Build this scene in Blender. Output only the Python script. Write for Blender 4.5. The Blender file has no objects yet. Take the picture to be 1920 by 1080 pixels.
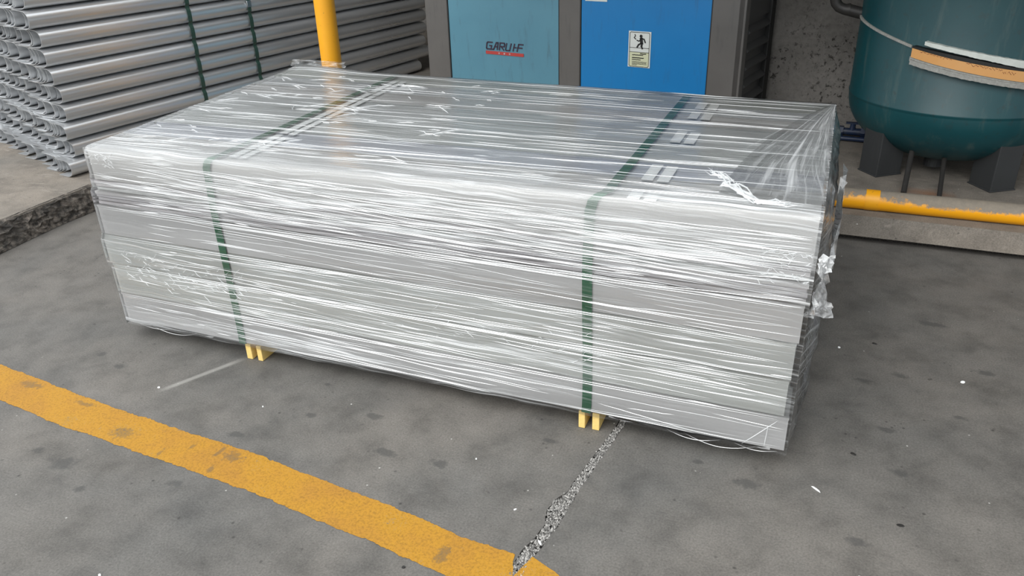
import bpy, bmesh, math, random
import numpy as np
from mathutils import Vector, Matrix
random.seed(7); rng = np.random.default_rng(11)
S = bpy.context.scene
COL = S.collection

# ------------------------------------------------------------------ camera
CAMP = np.array([2.417, -1.988, 1.541]); YAW, PITCH, ROLL = -0.38681, 0.46670, -0.03072; FPX = 1495.24
def _cam_axes():
    fw = np.array([math.sin(YAW)*math.cos(PITCH), math.cos(YAW)*math.cos(PITCH), -math.sin(PITCH)])
    r = np.array([math.cos(YAW), -math.sin(YAW), 0.0]); u = np.cross(r, fw)
    return math.cos(ROLL)*r + math.sin(ROLL)*u, -math.sin(ROLL)*r + math.cos(ROLL)*u, fw
R_, U_, F_ = _cam_axes()
cam_data = bpy.data.cameras.new('camera'); cam = bpy.data.objects.new('camera', cam_data); COL.objects.link(cam)
cam_data.sensor_width = 36.0; cam_data.sensor_fit = 'HORIZONTAL'; cam_data.lens = FPX/1920*36.0
cam_data.clip_start = 0.05; cam_data.clip_end = 200
m = Matrix.Identity(4)
for i in range(3):
    m[i][0] = R_[i]; m[i][1] = U_[i]; m[i][2] = -F_[i]; m[i][3] = CAMP[i]
cam.matrix_world = m
S.camera = cam

# ------------------------------------------------------------------ light and exposure
S.view_settings.view_transform = 'Standard'; S.view_settings.look = 'None'
S.view_settings.gamma = 1.0; S.view_settings.use_curve_mapping = False
S.view_settings.exposure = 0.78
W = bpy.data.worlds.new('world'); S.world = W; W.use_nodes = True
wn = W.node_tree; wn.nodes.clear()
wo = wn.nodes.new('ShaderNodeOutputWorld'); wb = wn.nodes.new('ShaderNodeBackground')
wg = wn.nodes.new('ShaderNodeTexCoord'); ws = wn.nodes.new('ShaderNodeSeparateXYZ'); wr = wn.nodes.new('ShaderNodeValToRGB')
wn.links.new(wg.outputs['Generated'], ws.inputs[0]); wn.links.new(ws.outputs['Z'], wr.inputs[0])
wr.color_ramp.elements[0].position = 0.0; wr.color_ramp.elements[0].color = (0.80, 0.84, 0.87, 1)
wr.color_ramp.elements[1].position = 0.9; wr.color_ramp.elements[1].color = (0.93, 0.97, 1.0, 1)
wn.links.new(wr.outputs[0], wb.inputs['Color']); wb.inputs['Strength'].default_value = 0.9
wn.links.new(wb.outputs[0], wo.inputs[0])
sun_d = bpy.data.lights.new('sun', 'SUN'); sun = bpy.data.objects.new('sun', sun_d); COL.objects.link(sun)
sun_d.energy = 1.5; sun_d.angle = math.radians(50); sun_d.color = (1.0, 0.98, 0.95)
sun.rotation_euler = Vector((0.25, 0.85, -0.78)).to_track_quat('-Z', 'Y').to_euler()

# ------------------------------------------------------------------ helpers
AZ = math.radians(11.0)
DV = Vector((math.sin(AZ), math.cos(AZ), 0)); FR = Vector((math.cos(AZ), -math.sin(AZ), 0)); UP = Vector((0, 0, 1))

def mesh_obj(name, verts, faces, mat, parent=None, smooth=False, uv=None, attr=None):
    me = bpy.data.meshes.new(name)
    me.from_pydata([tuple(v) for v in verts], [], faces)
    if isinstance(mat, (list, tuple)):
        for x in mat: me.materials.append(x)
    elif mat: me.materials.append(mat)
    if smooth: me.polygons.foreach_set('use_smooth', [True]*len(me.polygons))
    if uv is not None:
        l = me.uv_layers.new(name='UVMap')
        for p in me.polygons:
            for li in p.loop_indices: l.data[li].uv = uv[me.loops[li].vertex_index]
    if attr is not None:
        a = me.attributes.new('haze', 'FLOAT', 'POINT'); a.data.foreach_set('value', np.asarray(attr, dtype=np.float32))
    me.update()
    o = bpy.data.objects.new(name, me); COL.objects.link(o)
    if parent: o.parent = parent
    return o

def tag(o, label=None, cat=None, group=None, kind=None):
    if label: o['label'] = label
    if cat: o['category'] = cat
    if group: o['group'] = group
    if kind: o['kind'] = kind
    return o

def empty(name, loc, label=None, cat=None, group=None, rotz=0):
    o = bpy.data.objects.new(name, None); COL.objects.link(o); o.location = loc; o.rotation_euler[2] = rotz
    o.empty_display_size = 0.1
    return tag(o, label, cat, group)

class MB:
    """collects shapes for one mesh"""
    def __init__(s): s.v = []; s.f = []
    def add(s, vs, fs):
        n = len(s.v); s.v += [tuple(v) for v in vs]; s.f += [tuple(i+n for i in f) for f in fs]; return s
    def hexa(s, p):   # 8 points: bottom 4 ccw, top 4 ccw
        return s.add(p, [(3,2,1,0),(4,5,6,7),(0,1,5,4),(1,2,6,5),(2,3,7,6),(3,0,4,7)])
    def box(s, a, b):
        (x0,y0,z0),(x1,y1,z1) = a, b
        return s.hexa([(x0,y0,z0),(x1,y0,z0),(x1,y1,z0),(x0,y1,z0),(x0,y0,z1),(x1,y0,z1),(x1,y1,z1),(x0,y1,z1)])
    def obox(s, o, ax, ay, az, a, b):  # oriented box in frame (o; ax, ay, az)
        P = lambda x,y,z: Vector(o) + ax*x + ay*y + az*z
        (x0,y0,z0),(x1,y1,z1) = a, b
        return s.hexa([P(x0,y0,z0),P(x1,y0,z0),P(x1,y1,z0),P(x0,y1,z0),P(x0,y0,z1),P(x1,y0,z1),P(x1,y1,z1),P(x0,y1,z1)])
    def tube(s, path, rad, n=14, cap=True):
        path = [Vector(p) for p in path]; rads = rad if isinstance(rad, (list, tuple)) else [rad]*len(path)
        rings = []; prev = None
        for i, p in enumerate(path):
            t = (path[min(i+1, len(path)-1)] - path[max(i-1, 0)]).normalized()
            if prev is None:
                a = t.cross(Vector((0,0,1)))
                if a.length < 1e-3: a = t.cross(Vector((1,0,0)))
            else: a = prev - t*prev.dot(t)
            a.normalize(); prev = a; b = t.cross(a)
            rings.append([p + (a*math.cos(2*math.pi*k/n) + b*math.sin(2*math.pi*k/n))*rads[i] for k in range(n)])
        vs = [v for r in rings for v in r]; fs = []
        for i in range(len(path)-1):
            for k in range(n): fs.append((i*n+k, i*n+(k+1)%n, (i+1)*n+(k+1)%n, (i+1)*n+k))
        if cap: fs.append(tuple(range(n-1,-1,-1))); fs.append(tuple(range((len(path)-1)*n, len(path)*n)))
        return s.add(vs, fs)
    def lathe(s, prof, c, n=64):
        vs = []; fs = []
        for (r, z) in prof:
            for k in range(n):
                a = 2*math.pi*k/n; vs.append((c[0]+r*math.cos(a), c[1]+r*math.sin(a), c[2]+z))
        for i in range(len(prof)-1):
            for k in range(n): fs.append((i*n+k, i*n+(k+1)%n, (i+1)*n+(k+1)%n, (i+1)*n+k))
        return s.add(vs, fs)
    def build(s, name, mat, parent=None, smooth=False, bevel=0.0):
        o = mesh_obj(name, s.v, s.f, mat, parent, smooth)
        if bevel:
            b = o.modifiers.new('bevel', 'BEVEL'); b.width = bevel; b.segments = 2; b.limit_method = 'ANGLE'
        return o

def auto_smooth(o, ang=40):
    me = o.data; bm = bmesh.new(); bm.from_mesh(me)
    for f in bm.faces: f.smooth = True
    for e in bm.edges:
        if len(e.link_faces) == 2 and e.calc_face_angle(0) > math.radians(ang): e.smooth = False
    bm.to_mesh(me); bm.free(); return o

# ------------------------------------------------------------------ materials
class NT:
    def __init__(s, name):
        s.m = bpy.data.materials.new(name); s.m.use_nodes = True; s.t = s.m.node_tree; s.t.nodes.clear()
        s.out = s.n('ShaderNodeOutputMaterial')
    def n(s, typ, **kw):
        x = s.t.nodes.new(typ)
        for k, v in kw.items():
            if k.startswith('i_'):
                x.inputs[k[2:].replace('_', ' ')].default_value = v
            else: setattr(x, k, v)
        return x
    def l(s, a, b): s.t.links.new(a, b)
    def coord(s, which='Object', scale=None, rot=None, loc=None):
        c = s.n('ShaderNodeTexCoord').outputs[which]
        if scale is None and rot is None and loc is None: return c
        mp = s.n('ShaderNodeMapping')
        if scale is not None: mp.inputs['Scale'].default_value = scale
        if rot is not None: mp.inputs['Rotation'].default_value = rot
        if loc is not None: mp.inputs['Location'].default_value = loc
        s.l(c, mp.inputs[0]); return mp.outputs[0]
    def noise(s, vec, scale, detail=4, rough=0.55, dist=0.0):
        x = s.n('ShaderNodeTexNoise'); x.inputs['Scale'].default_value = scale; x.inputs['Detail'].default_value = detail
        x.inputs['Roughness'].default_value = rough; x.inputs['Distortion'].default_value = dist
        s.l(vec, x.inputs['Vector']); return x.outputs['Fac']
    def voro(s, vec, scale, feature='F1', rnd=1.0):
        x = s.n('ShaderNodeTexVoronoi'); x.feature = feature; x.inputs['Scale'].default_value = scale; x.inputs['Randomness'].default_value = rnd
        s.l(vec, x.inputs['Vector']); return x
    def ramp(s, fac, stops, interp='LINEAR'):
        x = s.n('ShaderNodeValToRGB'); e = x.color_ramp.elements; x.color_ramp.interpolation = interp
        while len(e) < len(stops): e.new(0.5)
        for k, (p, c) in enumerate(stops):
            e[k].position = p; e[k].color = (c, c, c, 1) if isinstance(c, (int, float)) else (*c, 1)
        s.l(fac, x.inputs[0]); return x.outputs[0]
    def mix(s, fac, a, b, mode='MIX'):
        x = s.n('ShaderNodeMix', data_type='RGBA', blend_type=mode)
        for ix, v in ((0, fac), (6, a), (7, b)):
            sock = x.inputs[ix]
            if isinstance(v, (int, float)): sock.default_value = v if ix == 0 else (v, v, v, 1)
            elif isinstance(v, tuple): sock.default_value = (*v, 1)
            else: s.l(v, sock)
        return x.outputs[2]
    def math(s, op, a, b=None, clamp=False):
        x = s.n('ShaderNodeMath', operation=op); x.use_clamp = clamp
        for k, v in ((0, a), (1, b)):
            if v is None: continue
            if isinstance(v, (int, float)): x.inputs[k].default_value = v
            else: s.l(v, x.inputs[k])
        return x.outputs[0]
    def bump(s, h, strength=0.3, dist=0.01):
        x = s.n('ShaderNodeBump'); x.inputs['Strength'].default_value = strength; x.inputs['Distance'].default_value = dist
        s.l(h, x.inputs['Height']); return x.outputs[0]
    def pbsdf(s, color=None, rough=0.5, metal=0.0, normal=None, spec=0.5):
        x = s.n('ShaderNodeBsdfPrincipled')
        for sock, v in (('Base Color', color), ('Roughness', rough), ('Metallic', metal), ('Specular IOR Level', spec)):
            if v is None: continue
            if isinstance(v, (int, float)): x.inputs[sock].default_value = v if sock != 'Base Color' else (v, v, v, 1)
            elif isinstance(v, tuple): x.inputs[sock].default_value = (*v, 1)
            else: s.l(v, x.inputs[sock])
        if normal is not None: s.l(normal, x.inputs['Normal'])
        return x.outputs[0]
    def done(s, sh): s.l(sh, s.out.inputs['Surface']); return s.m

def srgb(r, g, b):
    f = lambda c: (c/255/12.92) if c/255 <= 0.04045 else ((c/255+0.055)/1.055)**2.4
    return (f(r), f(g), f(b))

def concrete_nodes(t, vec, base=(0.105, 0.102, 0.096), warm=(0.145, 0.134, 0.12)):
    a = t.noise(vec, 1.1, 6, 0.6, 0.4); b = t.noise(vec, 7, 5, 0.6); c = t.noise(vec, 170, 4, 0.7); d = t.noise(vec, 3.2, 5, 0.7, 0.8)
    col = t.mix(t.ramp(a, [(0.35, 0.0), (0.65, 1.0)]), base, warm)
    col = t.mix(0.8, col, t.ramp(b, [(0.3, 0.62), (0.5, 1.0), (0.75, 1.3)]), 'MULTIPLY')
    col = t.mix(0.6, col, t.ramp(c, [(0.28, 0.45), (0.5, 1.0), (0.74, 1.6)]), 'MULTIPLY')
    col = t.mix(t.ramp(d, [(0.62, 0.0), (0.74, 0.55)]), col, (0.065, 0.063, 0.06))
    v = t.voro(vec, 26); small = t.noise(vec, 11, 2, 0.5)
    dots = t.math('MULTIPLY', t.ramp(v.outputs['Distance'], [(0.07, 1.0), (0.16, 0.0)]), t.ramp(small, [(0.52, 0.0), (0.62, 1.0)]))
    col = t.mix(t.math('MULTIPLY', dots, 0.75), col, (0.035, 0.033, 0.03))
    v2 = t.voro(vec, 17); small2 = t.noise(vec, 6, 2, 0.5)
    pale = t.math('MULTIPLY', t.ramp(v2.outputs['Distance'], [(0.035, 1.0), (0.06, 0.0)]), t.ramp(small2, [(0.55, 0.0), (0.6, 1.0)]))
    col = t.mix(pale, col, (0.5, 0.49, 0.46))
    h = t.math('ADD', t.math('MULTIPLY', c, 0.4), t.math('MULTIPLY', b, 0.6))
    return col, h

def dist_mask(t, vec, pts, nscale=30, namp=1.3):
    """1 inside noisy blobs at given xy points (stains that lie on the slab)"""
    acc = None
    wob = t.noise(vec, nscale, 4, 0.7)
    for (x, y, r, sx) in pts:
        vm = t.n('ShaderNodeVectorMath', operation='SUBTRACT'); t.l(vec, vm.inputs[0]); vm.inputs[1].default_value = (x, y, 0)
        vs = t.n('ShaderNodeVectorMath', operation='MULTIPLY'); t.l(vm.outputs[0], vs.inputs[0]); vs.inputs[1].default_value = (1/(r*sx), 1/r, 0)
        vl = t.n('ShaderNodeVectorMath', operation='LENGTH'); t.l(vs.outputs[0], vl.inputs[0])
        mm = t.math('SUBTRACT', .85+namp*.5, t.math('ADD', vl.outputs['Value'], t.math('MULTIPLY', wob, namp)), True)
        acc = mm if acc is None else t.math('MAXIMUM', acc, mm)
    return acc

# pixel helper used only to place measured marks on known real planes
def ground(px, py, z=0.0):
    d = F_*FPX + R_*(px-960) + U_*(540-py); t = (z-CAMP[2])/d[2]; p = CAMP + d*t; return float(p[0]), float(p[1])

MAT = {}
def build_materials():
    # floor concrete
    t = NT('concrete_floor'); vec = t.coord('Object'); col, h = concrete_nodes(t, vec)
    px = [(191,664,.03,1.3),(226,687,.03,1.6),(69,844,.03,1.5),(118,868,.055,1.6),(151,917,.025,1.5),(444,815,.03,2.2),(582,778,.025,1.5),(615,721,.02,1.5),(1033,827,.02,3.0),(723,848,.035,2.0),(825,869,.035,1.6),
          (1688,704,.035,1.5),(1620,714,.03,1.8),(1659,805,.025,2.4),(1688,887,.035,1.6),(1307,866,.02,1.8),(1400,907,.04,1.5),(1803,784,.025,1.6),(1606,1015,.03,2.0),(1750,608,.04,2.2),(1850,700,.03,2.),(330,905,.03,1.5),(700,780,.03,2.)]
    st = dist_mask(t, vec, [ground(a_, b_)+(c_, d_) for a_, b_, c_, d_ in px], 26, 1.6)
    col = t.mix(t.math('MULTIPLY', t.ramp(st, [(0.25, 0.0), (0.55, 1.0)]), 0.6), col, (0.05, 0.05, 0.048))
    # long dry scrape towards the camera
    mp = t.n('ShaderNodeMapping', vector_type='TEXTURE'); mp.inputs['Location'].default_value = (0.455, -0.15, 0); mp.inputs['Rotation'].default_value = (0, 0, math.radians(62)); t.l(vec, mp.inputs[0])
    sp = t.n('ShaderNodeSeparateXYZ'); t.l(mp.outputs[0], sp.inputs[0])
    ax = t.ramp(t.math('ABSOLUTE', sp.outputs[0]), [(0.10, 1.0), (0.17, 0.0)]); ay = t.ramp(t.math('ABSOLUTE', sp.outputs[1]), [(0.006, 1.0), (0.014, 0.0)])
    col = t.mix(t.math('MULTIPLY', t.math('MULTIPLY', ax, ay), 0.45), col, (0.42, 0.41, 0.38))
    MAT['floor'] = t.done(t.pbsdf(col, t.ramp(t.noise(vec, 4, 3), [(0.3, 0.62), (0.7, 0.85)]), 0, t.bump(h, 0.35, 0.004)))
    # platform concrete
    t = NT('concrete_platform'); vec = t.coord('Object'); col, h = concrete_nodes(t, vec, (0.17, 0.155, 0.135), (0.225, 0.195, 0.162))
    wz = t.noise(t.coord('Object', (1, 6, 1)), 5, 4, 0.6, 1.5)
    col = t.mix(t.ramp(wz, [(0.58, 0.0), (0.72, 0.4)]), col, (0.42, 0.38, 0.33))
    rust = dist_mask(t, vec, [(2.93, 2.2, .12, 1.6), (2.75, 2.05, .1, 1.5)], 14, .9)
    col = t.mix(t.math('MULTIPLY', t.ramp(rust, [(0.1, 0.0), (0.8, 1.0)]), 0.5), col, (0.3, 0.12, 0.04))
    MAT['platform'] = t.done(t.pbsdf(col, 0.8, 0, t.bump(h, 0.4, 0.005)))
    # broken curb edge
    t = NT('broken_concrete'); vec = t.coord('Object'); a = t.noise(vec, 30, 6, 0.7); b = t.noise(vec, 6, 3, 0.6)
    col = t.mix(t.ramp(a, [(0.4, 0.0), (0.62, 1.0)]), (0.05, 0.045, 0.04), (0.3, 0.26, 0.22)); col = t.mix(t.ramp(b, [(0.45, 0.0), (0.65, 0.8)]), col, (0.06, 0.055, 0.05))
    MAT['broken'] = t.done(t.pbsdf(col, 0.9, 0, t.bump(a, 0.9, 0.02)))
    # floor paint
    t = NT('yellow_floor_paint'); vec = t.coord('Object'); cc, h = concrete_nodes(t, vec)
    a = t.noise(vec, 5, 6, 0.65); b = t.noise(vec, 130, 4, 0.75); d = t.noise(t.coord('Object', (1, 5, 1), (0, 0, .7)), 6, 5, 0.7, 1.0)
    col = t.mix(t.ramp(a, [(0.3, 0.0), (0.7, 1.0)]), srgb(164, 116, 38), srgb(181, 132, 24))
    col = t.mix(0.75, col, t.ramp(b, [(0.3, 0.5), (0.55, 1.08)]), 'MULTIPLY')
    wear = t.math('MAXIMUM', t.ramp(t.math('ADD', t.math('MULTIPLY', a, 0.5), t.math('MULTIPLY', b, 0.5)), [(0.58, 0.0), (0.66, 0.85)]), t.ramp(d, [(0.66, 0.0), (0.72, 0.7)]))
    col = t.mix(wear, col, cc)
    sc_ = dist_mask(t, vec, [ground(360,838)+(.03,.5), ground(412,848)+(.045,.35), ground(437,857)+(.04,1.5), ground(300,850)+(.04,.3), ground(230,812)+(.05,1.6), ground(395,880)+(.03,.6), ground(60,722)+(.03,3.0), ground(830,1040)+(.06,.5), ground(160,758)+(.02,4)], 60, 2.0)
    col = t.mix(t.math('MULTIPLY', t.math('MULTIPLY', t.ramp(sc_, [(0.2, 0.0), (0.5, 1.0)]), t.ramp(b, [(0.35, 0.2), (0.6, 1.0)])), 0.7), col, (0.09, 0.075, 0.05))
    MAT['paint_line'] = t.done(t.pbsdf(col, 0.7, 0, t.bump(h, 0.3, 0.004)))
    # gravel
    t = NT('joint_gravel'); oi = t.n('ShaderNodeNewGeometry'); col = t.ramp(oi.outputs['Random Per Island'], [(0.0, (0.09, 0.087, 0.082)), (0.5, (0.23, 0.222, 0.21)), (1.0, (0.48, 0.465, 0.44))])
    MAT['gravel'] = t.done(t.pbsdf(col, 0.8))
    t = NT('joint_dirt'); vec = t.coord('Object'); a = t.noise(vec, 120, 4, 0.7); MAT['joint'] = t.done(t.pbsdf(t.ramp(a, [(0.35, (0.03, 0.03, 0.028)), (0.6, (0.2, 0.19, 0.18)), (0.75, (0.4, 0.39, 0.37))]), 0.95, 0, t.bump(a, 0.8, 0.006)))
    # wall plaster
    t = NT('rough_plaster'); vec = t.coord('Object'); a = t.noise(vec, 1.6, 5, 0.6); b = t.noise(vec, 30, 5, 0.65)
    col = t.mix(t.ramp(a, [(0.3, 0.0), (0.7, 1.0)]), (0.14, 0.132, 0.12), (0.24, 0.227, 0.21)); col = t.mix(0.5, col, t.ramp(b, [(0.3, 0.6), (0.6, 1.1)]), 'MULTIPLY')
    dirt = t.noise(t.coord('Object', (1, 1, 1.6)), 3.0, 5, 0.7, 0.6); fine = t.noise(vec, 34, 5, 0.75)
    pit = t.math('MULTIPLY', t.ramp(fine, [(0.56, 0.0), (0.6, 1.0)]), t.ramp(dirt, [(0.45, 0.0), (0.6, 1.0)]))
    col = t.mix(t.math('MULTIPLY', pit, 0.9), col, (0.025, 0.023, 0.02))
    MAT['wall'] = t.done(t.pbsdf(col, 0.92, 0, t.bump(t.math('SUBTRACT', b, pit), 0.6, 0.012)))
    t = NT('roof_sheet'); MAT['roof'] = t.done(t.pbsdf((0.36, 0.36, 0.36), 0.7))
    # sheet metal tray (painted pale grey); slight tint per object
    t = NT('pale_grey_painted_steel'); vec = t.coord('Object'); oi = t.n('ShaderNodeObjectInfo')
    col = t.ramp(oi.outputs['Random'], [(0.0, srgb(184, 194, 189)), (0.35, srgb(195, 197, 193)), (0.7, srgb(190, 193, 201)), (1.0, srgb(199, 197, 194))])
    a = t.noise(t.coord('Object', (.6, 4, 4)), 3, 4, 0.5); col = t.mix(0.35, col, t.ramp(a, [(0.3, 0.86), (0.7, 1.06)]), 'MULTIPLY')
    MAT['tray'] = t.done(t.pbsdf(col, 0.32, 0.0, None, 0.5))
    t = NT('pale_grey_cover_sheet'); oi = t.n('ShaderNodeObjectInfo')
    col = t.ramp(oi.outputs['Random'], [(0.0, srgb(176, 174, 178)), (0.5, srgb(208, 203, 204)), (1.0, srgb(190, 194, 192))]); MAT['cover'] = t.done(t.pbsdf(col, 0.4))
    # strap
    for nm, c0, c1 in (('green_strap', srgb(26, 84, 56), srgb(48, 112, 78)), ('dark_green_strap', srgb(38, 66, 58), srgb(62, 88, 78))):
        t = NT(nm); vec = t.coord('Object'); a = t.noise(vec, 60, 3, 0.6); MAT[nm] = t.done(t.pbsdf(t.mix(a, c0, c1), 0.38, 0, t.bump(t.voro(vec, 320).outputs['Distance'], 0.25, 0.001)))
    # timber
    t = NT('yellow_pine'); vec = t.coord('Object', (30, 2, 30)); a = t.noise(vec, 3, 4, 0.6, 0.8); MAT['timber'] = t.done(t.pbsdf(t.mix(a, srgb(214, 176, 92), srgb(240, 214, 142)), 0.6))
    t = NT('white_patch'); MAT['tape'] = t.done(t.pbsdf((0.93, 0.94, 0.93), 0.4))
    # galvanised steel
    t = NT('galvanised_steel'); vec = t.coord('Object'); oi = t.n('ShaderNodeObjectInfo'); a = t.noise(t.coord('Object', (8, 0.5, 8)), 4, 4, 0.6)
    col = t.mix(a, (0.74, 0.755, 0.77), (0.88, 0.895, 0.91)); col = t.mix(0.3, col, t.ramp(oi.outputs['Random'], [(0, 0.8), (1, 1.05)]), 'MULTIPLY')
    sc = t.voro(t.coord('Object', (1, .5, 1)), 9); sm = t.ramp(sc.outputs['Distance'], [(0.03, 1.0), (0.09, 0.0)])
    MAT['galv'] = t.done(t.pbsdf(col, t.ramp(a, [(0.3, 0.27), (0.7, 0.4)]), 0.8, t.bump(t.noise(vec, 20, 3), 0.06, 0.003)))
    # yellow pipe paint (chipped, dusty on top)
    t = NT('chipped_yellow_paint'); vec = t.coord('Object'); a = t.noise(vec, 45, 5, 0.7); b = t.noise(vec, 5, 4, 0.6)
    col = t.mix(b, srgb(222, 150, 14), srgb(236, 170, 28)); chips = t.ramp(a, [(0.66, 0.0), (0.69, 1.0)]); col = t.mix(chips, col, (0.04, 0.03, 0.025))
    MAT['yellow'] = t.done(t.pbsdf(col, 0.45, 0, t.bump(chips, 0.3, 0.002)))
    t = NT('dusty_yellow_paint'); vec = t.coord('Object'); a = t.noise(vec, 38, 6, 0.75); b = t.noise(t.coord('Object', (1, 3, 3)), 2.6, 4, 0.6)
    sp = t.n('ShaderNodeSeparateXYZ'); t.l(vec, sp.inputs[0])
    hh = t.math('ADD', t.math('MULTIPLY', sp.outputs[2], 12.0), t.math('ADD', t.math('MULTIPLY', a, 0.95), t.math('MULTIPLY', b, 0.9)))
    dust = t.ramp(t.math('MULTIPLY', hh, 0.6), [(0.62, 0.0), (0.74, 1.0)])
    col = t.mix(dust, srgb(232, 160, 12), t.mix(a, (0.14, 0.125, 0.11), (0.3, 0.26, 0.2))); col = t.mix(t.ramp(a, [(0.7, 0.0), (0.73, 1.0)]), col, (0.03, 0.025, 0.02))
    MAT['yellow_dusty'] = t.done(t.pbsdf(col, t.mix(dust, 0.4, 0.9), 0))
    # machine
    def painted(nm, c0, c1, rough=0.4, dirt=0.35):
        t = NT(nm); vec = t.coord('Object'); a = t.noise(vec, 3, 5, 0.6, 0.5); b = t.noise(t.coord('Object', (6, 6, 1)), 4, 5, 0.65); col = t.mix(a, c0, c1)
        col = t.mix(t.math('MULTIPLY', t.ramp(b, [(0.56, 0.0), (0.72, 1.0)]), dirt), col, (0.05, 0.05, 0.05))
        MAT[nm] = t.done(t.pbsdf(col, rough, 0, t.bump(t.noise(vec, 60, 2), 0.04, 0.002)))
    painted('steel_blue_paint', srgb(78, 126, 146), srgb(96, 146, 164)); painted('bright_blue_paint', srgb(12, 112, 176), srgb(22, 124, 188), .4, .2)
    painted('machine_grey_paint', srgb(84, 82, 80), srgb(106, 103, 100)); painted('machine_dark_paint', srgb(52, 53, 54), srgb(72, 72, 72))
    painted('black_rubber', srgb(20, 20, 20), srgb(30, 30, 30), .6); painted('leg_dark_paint', srgb(36, 38, 40), srgb(52, 54, 55), .6); painted('pipe_black', srgb(34, 33, 32), srgb(52, 50, 48), .5)
    painted('valve_blue', srgb(22, 34, 58), srgb(40, 56, 84), .45)
    t = NT('teal_tank_paint'); vec = t.coord('Object'); a = t.noise(vec, 4, 5, 0.6, 0.5); b = t.noise(t.coord('Object', (5, 5, .8)), 3, 5, 0.65); d = t.noise(vec, 26, 5, 0.7)
    col = t.mix(a, srgb(8, 55, 62), srgb(15, 72, 77)); col = t.mix(t.ramp(b, [(0.55, 0.0), (0.8, 0.5)]), col, srgb(92, 104, 98)); col = t.mix(t.math('MULTIPLY', t.ramp(d, [(0.56, 0.0), (0.7, 1.0)]), 0.5), col, (0.02, 0.03, 0.03))
    MAT['tank'] = t.done(t.pbsdf(col, 0.42, 0, t.bump(d, 0.1, 0.004)))
    def plain(nm, c, rough=0.5, metal=0.0): t = NT(nm); MAT[nm] = t.done(t.pbsdf(c, rough, metal))
    plain('logo_dark', srgb(58, 44, 62)); plain('logo_red', srgb(176, 62, 58)); plain('logo_white', srgb(196, 178, 178)); plain('sign_white', srgb(214, 218, 214), .4); plain('sign_cream', srgb(206, 208, 176), .4); plain('sign_black', (0.012, 0.012, 0.012)); plain('steel_seal', (0.5, 0.5, 0.5), .3, 1.0); plain('pencil', srgb(120, 60, 40)); plain('dark_tape', srgb(26, 27, 26))
    t = NT('felt_grey'); vec = t.coord('Object'); a = t.noise(vec, 80, 4, .7); MAT['felt'] = t.done(t.pbsdf(t.mix(a, srgb(112, 112, 108), srgb(182, 182, 176)), 0.95, 0, t.bump(a, .5, .004)))
    t = NT('white_board'); vec = t.coord('Object'); a = t.noise(vec, 30, 4, .7); MAT['board'] = t.done(t.pbsdf(t.mix(a, srgb(182, 188, 182), srgb(222, 226, 220)), 0.8))
    t = NT('orange_paper'); vec = t.coord('Object'); a = t.noise(vec, 9, 4, .6); MAT['orange'] = t.done(t.pbsdf(t.mix(a, srgb(206, 146, 78), srgb(214, 166, 112)), 0.8))
    # stretch film
    t = NT('stretch_film'); uv = t.n('ShaderNodeTexCoord').outputs['UV']
    hz = t.n('ShaderNodeAttribute'); hz.attribute_name = 'haze'
    warp = t.noise(uv, 1.3, 1, 0.5)
    sp = t.n('ShaderNodeSeparateXYZ'); t.l(uv, sp.inputs[0])
    def streak(su, sv, slope, lo, hi, seed, det=2):
        vv = t.math('ADD', sp.outputs[1], t.math('ADD', t.math('MULTIPLY', sp.outputs[0], slope), t.math('MULTIPLY', warp, 0.06)))
        cb = t.n('ShaderNodeCombineXYZ'); t.l(t.math('MULTIPLY', sp.outputs[0], su), cb.inputs[0]); t.l(t.math('MULTIPLY', vv, sv), cb.inputs[1]); cb.inputs[2].default_value = seed
        return t.ramp(t.noise(cb.outputs[0], 1.0, det, 0.6), [(lo, 0.0), (hi, 1.0)])
    s1 = streak(1.6, 75, 0.02, 0.55, 0.72, 1.3); s2 = streak(2.6, 190, 0.035, 0.52, 0.78, 5.1); s3 = streak(1.0, 22, 0.01, 0.42, 0.75, 9.7, 2); s4 = streak(5, 45, -0.03, 0.6, 0.75, 3.3)
    st = t.math('ADD', t.math('MULTIPLY', s1, 0.75), t.math('ADD', t.math('MULTIPLY', s2, 0.45), t.math('ADD', t.math('MULTIPLY', s3, 0.12), t.math('MULTIPLY', s4, 0.35))))
    white = t.math('ADD', t.math('MULTIPLY', st, t.math('ADD', t.math('MULTIPLY', hz.outputs['Fac'], 1.5), 0.12)), t.math('MULTIPLY', t.math('POWER', hz.outputs['Fac'], 1.6), 0.27), True)
    white = t.math('MINIMUM', white, 0.93)
    bmp = t.bump(streak(2.0, 90, 0.02, 0.3, 0.8, 2.2, 1), 0.35, 0.003)
    milk = t.n('ShaderNodeBsdfDiffuse'); milk.inputs['Color'].default_value = (0.88, 0.9, 0.91, 1); t.l(bmp, milk.inputs['Normal'])
    trl = t.n('ShaderNodeBsdfTranslucent'); trl.inputs['Color'].default_value = (0.85, 0.87, 0.88, 1)
    mk = t.n('ShaderNodeMixShader'); mk.inputs[0].default_value = 0.3; t.l(milk.outputs[0], mk.inputs[1]); t.l(trl.outputs[0], mk.inputs[2])
    tr = t.n('ShaderNodeBsdfTransparent'); tr.inputs['Color'].default_value = (0.985, 0.99, 0.99, 1)
    m1 = t.n('ShaderNodeMixShader'); t.l(white, m1.inputs[0]); t.l(tr.outputs[0], m1.inputs[1]); t.l(mk.outputs[0], m1.inputs[2])
    gl = t.n('ShaderNodeBsdfGlossy'); gl.inputs['Roughness'].default_value = 0.14; t.l(bmp, gl.inputs['Normal'])
    fr = t.n('ShaderNodeFresnel'); fr.inputs['IOR'].default_value = 1.5
    m2 = t.n('ShaderNodeMixShader'); t.l(fr.outputs[0], m2.inputs[0]); t.l(m1.outputs[0], m2.inputs[1]); t.l(gl.outputs[0], m2.inputs[2])
    MAT['film'] = t.done(m2.outputs[0])
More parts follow.
